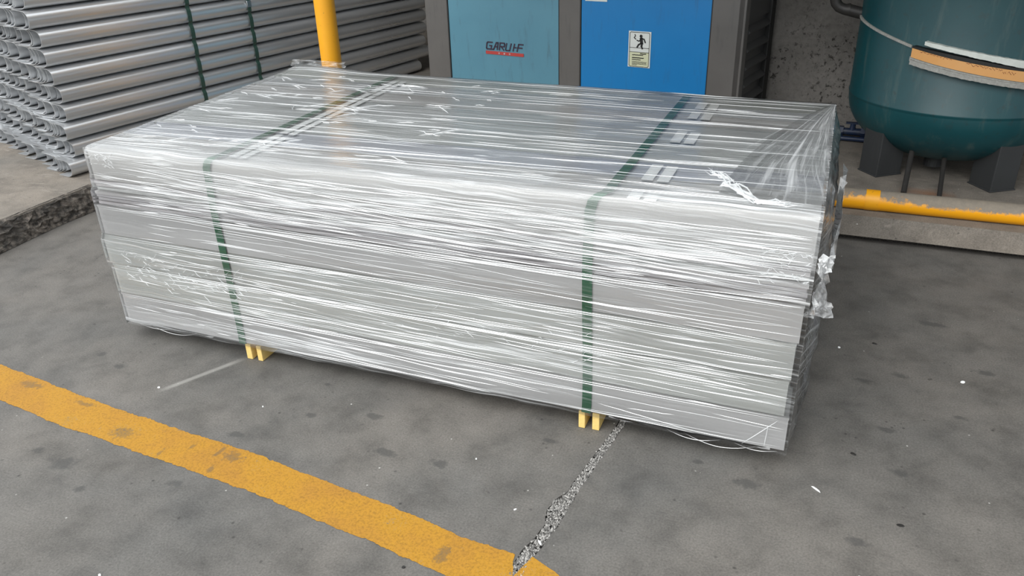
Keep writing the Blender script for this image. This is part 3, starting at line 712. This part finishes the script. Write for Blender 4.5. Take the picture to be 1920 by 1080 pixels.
# twisted scrap lying on the top near the right
tw = MB(); rr = random.Random(9)
pts = []
for p in [(1335,322),(1345,330),(1358,335),(1366,345),(1362,352),(1376,358),(1388,368),(1398,376),(1420,386),(1440,392),(1462,400),(1478,408)]:
    x, y = ground(*p, z=.79); y = max(y, .03); pts.append((x, y, top_z(x, y)+.016+rr.uniform(-.003, .003)))
for k in range(11):
    ridge(tw, [(a+rr.uniform(-.018,.018), b+rr.uniform(-.022,.022), c_+rr.uniform(-.003,.004)) for a, b, c_ in pts], NU, rr.uniform(.0006, .0018), .004)
o = part(tw.build('film_twist', MAT['ridge'])); o['label'] = 'twisted white film scrap on the top'
# skirts of film hanging under the lower edge
def skirt(x0, x1, drop, name, lab, amp=.012):
    n1, n2 = 40, 8; v, uv, hz, f = [], [], [], []
    for i in range(n1+1):
        t_ = i/n1; x = lerp(x0, x1, t_); dr = drop*math.sin(math.pi*t_)**.7
        for j in range(n2+1):
            s = j/n2; z = .066 - dr*math.sin(s*math.pi*.75); y = -.010 + .11*s + amp*.4*vnoise(x*9, s*5, 4); v.append((x, y, max(.004, z+.003*vnoise(x*20, s*7)))); uv.append((x, s*.1)); hz.append(.10)
    for i in range(n1):
        for j in range(n2): a = i*(n2+1)+j; f.append((a, a+1, a+n2+2, a+n2+1))
    o = part(mesh_obj(name, v, f, MAT['loose'], None, True)); o['label'] = lab; return o
skirt(.0, .40, .030, 'film_skirt', 'slack film hanging under the left end'); skirt(1.92, 2.40, .036, 'film_skirt', 'slack film hanging under the right end')
sk = MB()
for (xa, xb, dz) in ((.03,.2,.012),(.1,.32,.02),(2.1,2.26,.018),(2.15,2.36,.026),(2.3,2.42,.012)):
    ridge(sk, [(x, -.008, .064-dz*math.sin(math.pi*(x-xa)/(xb-xa))) for x in np.linspace(xa, xb, 14)], NF, .0012, .001)
o = part(sk.build('skirt_film_ridges', MAT['ridge'])); o['kind'] = 'stuff'
# diagonal crease marks on the lower right tray
cr = MB()
for A_, B_ in (((1390,832),(1460,788)), ((1120,755),(1290,805)), ((1432,838),(1440,800)), ((1175,765),(1265,778))):
    pts = []
    for k in range(9):
        t_ = k/8; px, py = lerp(A_[0], B_[0], t_), lerp(A_[1], B_[1], t_); d = F_*FPX + R_*(px-960) + U_*(540-py); s = (-.013-CAMP[1])/d[1]; p = CAMP+d*s; pts.append((p[0], -.0135, max(.068, p[2]+rr.uniform(-.001, .001))))
    ridge(cr, pts, NF, .0013, .0015)
o = part(cr.build('crease_film_ridges', MAT['ridge'])); o['kind'] = 'stuff'

# timber bearers
for x0, x1, lb in ((.540,.564,'pale yellow timber bearer, outer one under the left strap'), (.588,.609,'pale yellow timber bearer, inner one under the left strap'),
                   (1.822,1.843,'pale yellow timber bearer, left one under the right strap'), (1.866,1.889,'pale yellow timber bearer, right one under the right strap')):
    bo = MB().box((-(x1-x0)/2, 0, 0), ((x1-x0)/2, 1.27, .0625)).build('timber_bearer', MAT['timber'], bevel=.002); bo.location = ((x0+x1)/2, -.004+random.uniform(-.002,.004), 0.0005)
    tag(bo, lb, 'timber', 'timber bearers under the stack')

# ------------------------------------------------------------------ pile of nested gutters
random.seed(5)
PB = Vector((-1.485, 1.095, PH))      # bottom front corner of the near end
def gutter_mesh(length):
    a_, hh, th = .062, .0470, .0016; prof = []
    N = 10
    for k in range(N+1):
        ang = math.pi/2*k/N; prof.append((-a_*(1-math.cos(ang)**(2/2.25)), hh*math.sin(ang)**(2/2.25)))
    prof += [(-.10, .0482), (-.145, .0496)]
    prof = [(x, -z) for x, z in prof[:0:-1]] + prof
    # local: x = outward (nose at 0, open side at -a), z = up, y = along
    inn = []
    for i, (x, z) in enumerate(prof):
        p0 = prof[max(0, i-1)]; p1 = prof[min(len(prof)-1, i+1)]; tx, tz = p1[0]-p0[0], p1[1]-p0[1]; l_ = math.hypot(tx, tz); inn.append((x-tz/l_*th, z+tx/l_*th))
    n = len(prof); v = []
    for y in (0, length):
        v += [(x, y, z) for x, z in prof] + [(x, y, z) for x, z in inn]
    f = []
    for i in range(n-1):
        f.append((i, 2*n+i, 2*n+i+1, i+1)); f.append((n+i, n+i+1, 3*n+i+1, 3*n+i)); f.append((i, i+1, n+i+1, n+i)); f.append((2*n+i, 3*n+i, 3*n+i+1, 2*n+i+1))
    f.append((0, n, 3*n, 2*n)); f.append((n-1, 3*n-1, 4*n-1, 2*n-1))
    me = bpy.data.meshes.new('gutter'); me.from_pydata(v, [], f); me.materials.append(MAT['galv'])
    me.polygons.foreach_set('use_smooth', [True]*len(me.polygons))
    bm = bmesh.new(); bm.from_mesh(me)
    for e_ in bm.edges:
        if len(e_.link_faces) == 2 and e_.calc_face_angle(0) > .7: e_.smooth = False
    bmesh.ops.recalc_face_normals(bm, faces=bm.faces); bm.to_mesh(me); bm.free(); return me
GM = [gutter_mesh(3.22), gutter_mesh(3.27), gutter_mesh(3.17)]
ORD = ['bottom', 'second', 'third', 'fourth', 'fifth', 'sixth', 'seventh', 'eighth', 'ninth', 'tenth', 'eleventh', 'twelfth']
NTH = 'first second third fourth fifth sixth seventh eighth ninth tenth eleventh twelfth thirteenth fourteenth fifteenth sixteenth seventeenth eighteenth nineteenth twentieth'.split(); NTH += ['twenty-'+w for w in NTH[:9]] + ['thirtieth'] + ['thirty-'+w for w in NTH[:9]]
end0 = [0.0, .062, .033, .072, .078, .05, .044, .044, .0, .01, .02, .0]
GP = .1003
ROTZ = -AZ
for k in range(10):
    lat = 0.0; first = True; n_in = 0; ng = 0
    maxlat = 1.3 if k < 5 else (1.1 if k < 8 else .85)
    while lat < maxlat:
        lo_ = PB - FR*lat + DV*(end0[k]*.8 + lat*.19 + random.uniform(-.012, .022)*(not first)) + UP*(GP*(k+.5)) - FR*(.004*math.sin(k*2.3))
        g_ = bpy.data.objects.new('gutter', random.choice(GM)); COL.objects.link(g_)
        g_.location = lo_; g_.rotation_euler[2] = ROTZ
        if first: tag(g_, f'outermost silver gutter facing the yard in the {ORD[k]} course of the strapped pile', 'gutter', 'outermost gutters of the strapped pile')
        else: tag(g_, f'silver gutter, {NTH[ng]} in from the yard face, in the {ORD[k]} course of the pile', 'gutter', 'nested gutters of the strapped pile')
        ng += 1
        if n_in > 0: lat += random.uniform(.014, .022); n_in -= 1
        else:
            lat += random.choice((.085, .1, .12, .13)); n_in = random.choice((0, 0, 0, 1, 3, 4))
            if first and k % 3 == 0: n_in = 4
        first = False
# straps round the pile
def pile_strap(s, label, seal=False):
    mb = []
    root = empty('pile_strap', PB+DV*s, label, 'strap', 'straps round the gutter pile')
    P = []
    for k in range(12):
        zc = PH+GP*(k+.5)
        if k > 9: break
        for dz, o_ in ((-.045, -.006), (-.03, .001), (0, .003), (.03, .001), (.045, -.006)): P.append(PB*1.0 + DV*(s) + FR*(o_+.0015) + Vector((0, 0, zc+dz-PH)))
    P.append(P[-1] - FR*.9 + UP*.003)
    ob = ribbon(P, DV, .028, .0012, MAT['dark_green_strap'], 'band'); ob.parent = root; ob.matrix_parent_inverse = Matrix.Translation(-(PB+DV*s))
    if seal:
        so = MB().obox(PB+DV*s, DV, FR, UP, (-.016, .004, .745), (.016, .009, .785)).build('crimp_seal', MAT['steel_seal']); so.parent = root; so.matrix_parent_inverse = Matrix.Translation(-(PB+DV*s)); so['label'] = 'steel crimp seal'
pile_strap(.965, 'dark green strap nearest the open end of the gutter pile'); pile_strap(1.43, 'dark green strap with a crimp seal round the middle of the gutter pile', True); pile_strap(2.06, 'dark green strap just left of the yellow post on the gutter pile')

# ------------------------------------------------------------------ yellow post and yellow kerb pipe
ROOT = empty('yellow_post', (-.275, 1.98, PH), 'upright yellow painted steel post in front of the gutter pile', 'post')
po = MB().tube([(0,0,0),(0,0,1.0),(0,0,2.4)], .0575, 28).build('post_tube', MAT['yellow'], ROOT); auto_smooth(po)
po = MB().box((-.09,-.09,0),(.09,.09,.012)).build('base_plate', MAT['yellow'], ROOT)
pr_ = empty('yellow_pipe', (2.9, 1.89, PH+.047), 'dusty yellow steel pipe lying along the platform edge', 'pipe')
po = MB().tube([(-2.6,.03,0),(-1,.012,0),(0,0,0),(1.5,.0,0),(4,-.03,0)], .047, 24).build('pipe_tube', MAT['yellow_dusty'], pr_); auto_smooth(po)
po = MB().tube([(-.26,.003,.0),(-.20,.002,.0)], .0485, 24).build('pipe_collar', MAT['yellow'], pr_); auto_smooth(po)

# ------------------------------------------------------------------ blue machine
MC = Vector((1.932, 2.70, PH)); MW, MD, MH = 2.225, .545, 1.55
mrot = -AZ      # local x = FR (right), y = DV (back)
M0 = empty('blue_machine', MC - FR*MW, 'grey framed machine cabinet with steel blue and bright blue panels', 'machine', None, mrot)
def mpart(mb, name, mat, parent=M0, **kw): return mb.build(name, MAT[mat], parent, **kw)
def cab_x(px, py=100):   # cabinet local x of a picture column on the front plane
    d = Vector(F_*FPX + R_*(px-960) + U_*(540-py)); c0 = Vector(CAMP); t_ = (MC-c0).dot(DV)/d.dot(DV); p = c0+d*t_; q = p-(MC-FR*MW); return q.dot(FR), p.z-PH
xs = {n_: cab_x(p)[0] for n_, p in dict(l0=803, l1=843, m0=1048, m1=1087, r0=1329, r1=1390).items()}
body = mpart(MB().box((.02,.03,.0),(MW-.02,MD-.02,MH)), 'cabinet_body', 'machine_dark_paint')
for a_, b_ in ((xs['l0'], xs['l1']), (xs['m0'], xs['m1']), (xs['r0'], xs['r1'])):
    mpart(MB().box((a_,0,0),(b_,.05,MH)), 'front_post', 'machine_grey_paint', bevel=.006)
mpart(MB().box((xs['l0'],.0,MH-.08),(xs['r1'],.05,MH+.002)), 'top_rail', 'machine_grey_paint', bevel=.004)
mpart(MB().box((xs['l0'],.0,0),(xs['r1'],.05,.09)), 'bottom_rail', 'machine_grey_paint', bevel=.004)
pl1 = mpart(MB().box((xs['l1']+.005,.008,.095),(xs['m0']-.005,.03,MH-.085)), 'front_panel', 'steel_blue_paint', bevel=.004); pl1['label'] = 'pale steel blue panel with logo'
pl2 = mpart(MB().box((xs['m1']+.005,.006,.095),(xs['r0']-.005,.03,MH-.085)), 'front_panel', 'bright_blue_paint', bevel=.004); pl2['label'] = 'bright blue panel with warning sign'
for p_ in ((xs['l1'], .012), (xs['m0'], .012), (xs['m1'], .012), (xs['r0'], .012)):
    mpart(MB().box((p_[0]-.005,.004,.09),(p_[0]+.005,.02,MH-.08)), 'panel_gasket', 'black_rubber')
# right side with louvres
mpart(MB().box((MW-.045,0.0,0),(MW,.07,MH)), 'side_post', 'machine_grey_paint', bevel=.006)
mpart(MB().box((MW-.045,MD-.08,0),(MW+.01,MD,MH)), 'side_post', 'black_rubber', bevel=.006)
for k in range(15):
    z = .06+k*.1
    if k in (7, 8): continue
    mb = MB(); y0, y1 = .072, MD-.085
    mb.hexa([(MW-.02,y0,z),(MW+.004,y0,z-.03),(MW+.004,y1,z-.03),(MW-.02,y1,z),(MW-.02,y0,z+.012),(MW+.012,y0,z-.018),(MW+.012,y1,z-.018),(MW-.02,y1,z+.012)])
    mpart(mb, 'louvre_slat', 'machine_dark_paint')
mpart(MB().box((MW-.02,.075,.70),(MW-.004,MD-.085,.94)), 'side_panel', 'machine_dark_paint')
# logo: stroked letters on the pale panel
def loc(px, py): x, z = cab_x(px, py); return x, z
def stroke(mb, pts, w, y0=.0045, y1=.009):
    for a_, b_ in zip(pts[:-1], pts[1:]):
        dx, dz = b_[0]-a_[0], b_[1]-a_[1]; l_ = math.hypot(dx, dz) or 1e-6; nx, nz = -dz/l_*w/2, dx/l_*w/2; ex, ez = dx/l_*w*.3, dz/l_*w*.3
        q = [(a_[0]+nx-ex, a_[1]+nz-ez), (a_[0]-nx-ex, a_[1]-nz-ez), (b_[0]-nx+ex, b_[1]-nz+ez), (b_[0]+nx+ex, b_[1]+nz+ez)]
        mb.hexa([(x, y1, z) for x, z in q]+[(x, y0, z) for x, z in q])
GL = {'G': [[(1,1),(.15,1),(0,.85),(0,.15),(.12,0),(.9,0),(.95,.5),(.55,.5)]], 'A': [[(-.1,0),(.2,0),(.55,1),(.85,1),(.85,0)],[(.3,.4),(.85,.4)]], 'R': [[(.05,0),(.05,1),(.85,1),(.95,.8),(.9,.5),(.3,.5),(.9,0)]],
      'U': [[(.1,1),(.02,.15),(.15,0),(.8,0),(.95,1)]], 'I': [[(.35,0),(.5,1)],[(.45,.5),(1.0,.5)]], 'F': [[(.05,0),(.2,1),(1,1)],[(.1,.5),(.9,.5)]]}
lx0, lz0 = loc(911, 91.5); lx1, lz1 = loc(978, 97); _, lzt = loc(911, 78); hgt = (lzt-lz0)*.95; lw = (lx1-lx0)
wds = [1.0, 1.05, 1.0, 1.0, .75, 1.0]; tot = sum(wds)+.2*5; xx = lx0
for ch, wd in zip('GARUIF', wds):
    mb = MB(); cw = lw/tot*wd
    for s_ in GL[ch]: stroke(mb, [(xx+(a_*cw)+.18*hgt*b_, lz0+b_*hgt) for a_, b_ in s_], .0085)
    mpart(mb, 'logo_letter', 'logo_dark', pl1); xx += cw+lw/tot*.2
bx0, bz1 = loc(910, 90.5); bx1, _ = loc(981, 97); bz0 = loc(911, 98.5)[1]; bz1 = lz0-.012
bar = mpart(MB().box((bx0,.0045,bz0-.008),(bx1,.009,bz1)), 'logo_bar', 'logo_red', pl1)
for k in range(3):
    mb = MB(); cx_ = lerp(bx0, bx1, .36+.14*k); s_ = (bz1-bz0)*.32; cz = (bz0-.008+bz1)/2
    for st_ in ([(-1,.8),(1,.8)],[(0,1),(0,-1)],[(-1,0),(1,0)],[(-.8,-.9),(.8,-.9)]) if k != 1 else ([(-1,1),(-1,-1)],[(-1,1),(1,1)],[(1,1),(1,-1)],[(-1,0),(1,0)],[(-1,-1),(1,-1)]):
        stroke(mb, [(cx_+a_*s_, cz+b_*s_) for a_, b_ in st_], .003, .0025, .0046)
    mpart(mb, 'logo_character', 'logo_white', pl1)
# warning sign
sx0, sz1 = loc(1179, 57.5); sx1, _ = loc(1221, 60); sz0 = loc(1176, 124.5)[1]
sw, sh = sx1-sx0, sz1-sz0; YS = .0005
sg = mpart(MB().box((sx0,.002,sz0),(sx1,.0062,sz1)), 'warning_sign', 'sign_white', pl2); sg['label'] = 'small warning sign with running figure'
sp_ = lambda u, v: (sx0+u*sw, sz1-v*sh)
mb = MB(); x0_, z0_ = sp_(.06, .98); x1_, z1_ = sp_(.94, .575); mb.box((x0_, .0012, z0_), (x1_, .002, z1_)); mpart(mb, 'sign_text_field', 'sign_cream', pl2)
mb = MB()
for P in ([(.06,.06),(.1,.03),(.9,.03),(.94,.06),(.94,.95),(.9,.98),(.1,.98),(.06,.95),(.06,.06)], [(.06,.455),(.94,.455)], [(.06,.575),(.94,.575)]):
    stroke(mb, [sp_(*q) for q in P], .0028, .0004, .0014)
mpart(mb, 'sign_border', 'sign_black', pl2)
mb = MB()   # figure
hc = sp_(.56, .13); mb.add([(hc[0], .0004, hc[1])]+[(hc[0]+.0095*math.cos(a_), .0004, hc[1]+.0095*math.sin(a_)) for a_ in np.linspace(0, 2*math.pi, 13)[:-1]], [(0, k, k % 12+1) for k in range(1, 13)])
for P, w in (([(.57,.20),(.60,.33)], .019), ([(.56,.20),(.48,.27),(.38,.25)], .006), ([(.58,.19),(.70,.21),(.76,.30)], .008), ([(.58,.32),(.46,.37),(.40,.44)], .0095), ([(.60,.32),(.61,.39),(.58,.40),(.64,.47)], .0095),
              ([(.28,.09),(.31,.13),(.25,.18),(.33,.22)], .005)):
    stroke(mb, [sp_(*q) for q in P], w, .0004, .0014)
mpart(mb, 'sign_pictogram', 'sign_black', pl2)
mb = MB(); r2 = random.Random(4)
for v_, u0, u1, w in ((.615,.56,.82,.0055),(.655,.2,.68,.0045),(.735,.2,.72,.0055),(.785,.2,.58,.0045),(.845,.2,.85,.0026),(.875,.2,.85,.0026),(.905,.2,.85,.0026),(.935,.2,.42,.0026)):
    u_ = u0
    while u_ < u1:
        e_ = min(u1, u_+r2.uniform(.025, .06)); stroke(mb, [sp_(u_, v_+r2.uniform(-.004,.004)), sp_(e_, v_+r2.uniform(-.004,.004))], w, .0002, .001); u_ = e_+.016
mpart(mb, 'sign_text', 'sign_black', pl2)
qx0, qz0 = loc(1097, 1.5); qx1, _ = loc(1138, 2)
mpart(MB().box((qx0,.002,qz0),(qx1,.006,qz0+.05)), 'white_label', 'sign_white', pl2)

# ------------------------------------------------------------------ tank
TC = Vector((3.02, 2.72, PH)); TR = .51
T0 = empty('air_tank', TC, 'big teal vertical pressure tank on dark legs by the wall', 'tank')
prof = [(.0001, .065)]
for k in range(1, 15):
    a_ = math.pi/2*k/14; prof.append((TR*math.sin(a_)**.85, .065+.30*(1-math.cos(a_))))
prof += [(TR, .372), (TR+.003, .376), (TR+.003, .384), (TR, .388), (TR, 1.0), (TR, 1.7), (TR*.98, 1.76), (TR*.8, 1.88), (TR*.4, 1.95), (.0001, 1.97)]
tk = MB().lathe(prof, (0,0,0), 80).build('shell', MAT['tank'], T0); auto_smooth(tk, 50)
for ang, nm in ((-142, 0), (-57, 1), (85, 2)):
    a_ = math.radians(ang); rd = Vector((math.cos(a_), math.sin(a_), 0)); tg = Vector((-math.sin(a_), math.cos(a_), 0)); o_ = rd*.385
    mb = MB(); mb.obox(o_, rd, tg, UP, (-.075, -.068, 0), (.075, .068, .30)); mb.obox(o_, rd, tg, UP, (-.08, -.073, 0), (.08, .073, .008)); mpart(mb, 'leg', 'leg_dark_paint', T0, bevel=.004)
# outlet boss and drain pipes under the dome
mpart(MB().lathe([(.03,.035),(.045,.035),(.045,.09),(.03,.09)], (-.05,-.15,0), 20), 'drain_boss', 'leg_dark_paint', T0)
for (a_, b_, r_) in (((-.17,-.28,.19), (-.197,-.55,.0), .013), ((-.02,-.27,.17), (-.042,-.585,.0), .011)):
    mpart(MB().tube([a_, b_], r_, 12), 'drain_pipe', 'pipe_black', T0)
# belt: thin strap then layered padding
def arc_band(a0, a1, z0f, z1f, r0, r1, name, mat, n=40, jag=0.0):
    v, f = [], []
    for i in range(n+1):
        t_ = i/n; a_ = math.radians(lerp(a0, a1, t_)); z0_, z1_ = z0f(t_)+random.uniform(-jag, jag), z1f(t_)+random.uniform(-jag, jag)
        for (r_, z_) in ((r0, z0_), (r1, z0_), (r1, z1_), (r0, z1_)): v.append((r_*math.cos(a_), r_*math.sin(a_), z_))
    for i in range(n):
        for k in range(4): f.append((i*4+k, (i+1)*4+k, (i+1)*4+(k+1)%4, i*4+(k+1)%4))
    f.append((0,1,2,3)); f.append(tuple(n*4+k for k in (3,2,1,0)))
    o = mesh_obj(name, v, f, MAT[mat], T0); return o
def cyl_hit(px, py, r):
    d = F_*FPX + R_*(px-960) + U_*(540-py); o_ = CAMP-np.array(TC); a_ = d[0]**2+d[1]**2; b_ = 2*(o_[0]*d[0]+o_[1]*d[1]); c_ = o_[0]**2+o_[1]**2-r*r; D = b_*b_-4*a_*c_
    if D < 0: t_ = -b_/(2*a_)
    else: t_ = (-b_-math.sqrt(D))/(2*a_)
    p = o_+d*t_; return math.degrees(math.atan2(p[1], p[0])), p[2]
def fit_line(pts, r):
    q = [cyl_hit(*p, r) for p in pts]; A = np.polyfit([a for a, z in q], [z for a, z in q], 2 if len(q) > 2 else 1); return (lambda ang: float(np.polyval(A, ang))), [a for a, z in q]
wl, wa = fit_line([(1618,34),(1649,56),(1678,72),(1710,87)], TR+.004)
arc_band(wa[0]-8, wa[-1], lambda t_: wl(lerp(wa[0], wa[-1], max(0,t_)))-.006, lambda t_: wl(lerp(wa[0], wa[-1], t_))+.006, TR-.002, TR+.008, 'belt_strap', 'felt')
def bandp(top, bot, r0, r1, name, mat, ext=22, jag=0.0, lab=None):
    tf, ta = fit_line(top, r1); bf, ba = fit_line(bot, r1); a0, a1 = (ta[0]+ba[0])/2, max(ta[-1], ba[-1])
    zt_e, zb_e = tf(a1), bf(a1)
    # beyond the picture edge the band keeps its last slope flattening out
    def ex(fn, a_): return fn(a_) if a_ <= a1 else fn(a1)-.0012*(a_-a1)
    o = arc_band(a0, a1+ext, lambda t_: ex(bf, lerp(a0, a1+ext, t_)), lambda t_: ex(tf, lerp(a0, a1+ext, t_)), r0, r1, name, mat, 60, jag)
    if lab: o['label'] = lab
    return o
bandp([(1735,78),(1820,97),(1915,114)], [(1733,85),(1820,107),(1915,128)], TR-.002, TR+.030, 'padding_board', 'board', jag=.001, lab='white upper padding board')
bandp([(1710,86),(1812,109),(1900,127)], [(1712,92),(1812,117),(1900,135)], TR-.002, TR+.036, 'dark_band', 'dark_tape')
bandp([(1710,90),(1812,117),(1915,134)], [(1708,107),(1812,136),(1915,154)], TR-.002, TR+.040, 'orange_band', 'orange', lab='orange paper band with scribbles')
bandp([(1706,106),(1812,135),(1915,153)], [(1704,114),(1812,142),(1915,160)], TR-.002, TR+.034, 'felt_band', 'felt', jag=.002)
bandp([(1704,111),(1812,141),(1915,158)], [(1706,121),(1812,150),(1915,167)], TR-.002, TR+.044, 'padding_board', 'felt', jag=.0015, lab='pale lower padding board')
mb = MB(); r3 = random.Random(12)
def scrib(pts, w):
    vs, fs = [], []
    for p in pts:
        a_, z_ = cyl_hit(*p, TR+.0405); a_ = math.radians(a_)
        for s_ in (-1, 1): vs.append(((TR+.0407)*math.cos(a_), (TR+.0407)*math.sin(a_), z_+s_*w))
    for i in range(len(pts)-1): fs.append((2*i, 2*i+2, 2*i+3, 2*i+1))
    mb.add(vs, fs)
x_ = 1726
while x_ < 1786: scrib([(x_+k*1.5, 98+(x_-1726)*.26+r3.uniform(-1.6, 1.6)) for k in range(4)], .0012); x_ += 6
x_ = 1812
while x_ < 1905: scrib([(x_+k*2, 119+(x_-1812)*.23+r3.uniform(-3, 4)) for k in range(5)], .0012); x_ += 8.5
mpart(mb, 'scribbles', 'pencil', T0)
# side fitting with elbow
def lp(px, py, y): # point on a vertical plane at world y, in tank coordinates
    d = F_*FPX + R_*(px-960) + U_*(540-py); t_ = (y-CAMP[1])/d[1]; return Vector(CAMP+d*t_)-TC
e0 = lp(1612, 24, 2.72); e1 = lp(1590, 18, 2.72); e2 = lp(1571, 16, 2.72)
mb = MB(); mb.tube([e0+Vector((.06,0,0)), e0, e1], .030, 16); ob = mpart(mb, 'outlet_socket', 'pipe_black', T0); auto_smooth(ob)
mb = MB(); c_ = e1 + Vector((0,0,0)); rr_ = .055
mb.tube([c_+Vector((.01,0,0)), c_, c_+Vector((-.02,0,.002)), c_+Vector((-.045,0,.012)), c_+Vector((-.062,0,.03)), c_+Vector((-.068,0,.055)), c_+Vector((-.07,0,.085))], [.033,.031,.027,.027,.027,.029,.032], 16); ob = mpart(mb, 'outlet_elbow', 'pipe_black', T0); auto_smooth(ob)
mb = MB(); mb.tube([c_+Vector((-.07,0,.08)), c_+Vector((-.07,0,.6)), c_+Vector((-.07,0,1.2))], .021, 14); ob = mpart(mb, 'riser_pipe', 'pipe_black', T0); auto_smooth(ob)

# ------------------------------------------------------------------ blue valve pipework on the platform between machine and tank
V0 = empty('valve_pipe', (2.47, 3.05, PH), 'dark blue pipe with valve on the platform by the wall', 'pipe')
ob = mpart(MB().tube([(-.75,.06,.05),(-.2,.02,.05),(.22,.0,.05)], .022, 12), 'pipe_tube', 'valve_blue', V0); auto_smooth(ob)
ob = mpart(MB().tube([(-.75,.02,.02),(.22,-.05,.02)], .014, 12), 'pipe_tube', 'valve_blue', V0); auto_smooth(ob)
ob = mpart(MB().tube([(.10,.005,.05),(.10,.005,.085),(.10,.005,.1)], [.02,.016,.016], 10), 'valve_stem', 'valve_blue', V0)
mpart(MB().box((.06,-.01,.098),(.14,.02,.106)), 'valve_handle', 'valve_blue', V0)
for x_ in (.04, .16): ob = mpart(MB().tube([(x_-.012,.01,.05),(x_+.012,.008,.05)], .032, 6), 'pipe_flange', 'valve_blue', V0)

# ------------------------------------------------------------------ litter on the floor
def chip(px, py, w, l, rot, mat, name, label, cat, z=0.0, th=.003):
    x, y = ground(px, py, z); r_ = random.Random(int(px)); n = 7; v = []
    for s_, zz in ((1, 0.0), (.85, th)):
        for k in range(n):
            a_ = 2*math.pi*k/n; q = r_.uniform(.7, 1.0) if s_ == 1 else .85; v.append((w*math.cos(a_)*q*s_, l*math.sin(a_)*q*s_, zz+.0004))
    f = [tuple(range(n-1, -1, -1)), tuple(range(n, 2*n))]+[(k, (k+1) % n, n+(k+1) % n, n+k) for k in range(n)]
    o = mesh_obj(name, v, f, MAT[mat]); o.location = (x, y, z); o.rotation_euler[2] = rot; tag(o, label, cat); return o
for a_ in [(1530,918,.003,.018,.9,'tape','paper_scrap','thin white scrap on the floor below the right front corner','litter'),
           (1688,986,.012,.006,.1,'pipe_black','bark_chip','dark leaf-like chip on the floor at lower right','litter'),
           (298,727,.006,.004,.4,'tape','stone_chip','white chip between the yellow line and the left bearers','stone'),
           (493,763,.003,.003,0,'tape','stone_chip','tiny white chip below the left bearers','stone'),
           (893,861,.003,.003,0,'tape','stone_chip','tiny white chip left of the floor joint','stone'),
           (966,956,.006,.002,.7,'tape','paper_scrap','curled white scrap close to the joint above the yellow line','litter'),
           (1012,1018,.012,.003,-.8,'tape','paper_scrap','white scrap lying in the gravel joint','litter'),
           (757,1064,.006,.005,.3,'pipe_black','stone_chip','small dark clod below the yellow line','stone'),
           (1805,717,.010,.007,.6,'tape','paper_scrap','crumpled clear scrap on the floor at far right','litter'),
           (1600,852,.012,.005,-.5,'pipe_black','bark_chip','dark curled chip right of the stack corner','litter'),
           (1640,645,.012,.005,-.4,'pipe_black','bark_chip','dark chip on the floor right of the stack middle','litter'),
           (1573,652,.006,.006,0,'tape','stone_chip','pale chip beside the right end of the stack','stone'),
           (187,1079,.005,.004,0,'tape','stone_chip','pale pebble at the lower left edge','stone')]:
    chip(*a_)
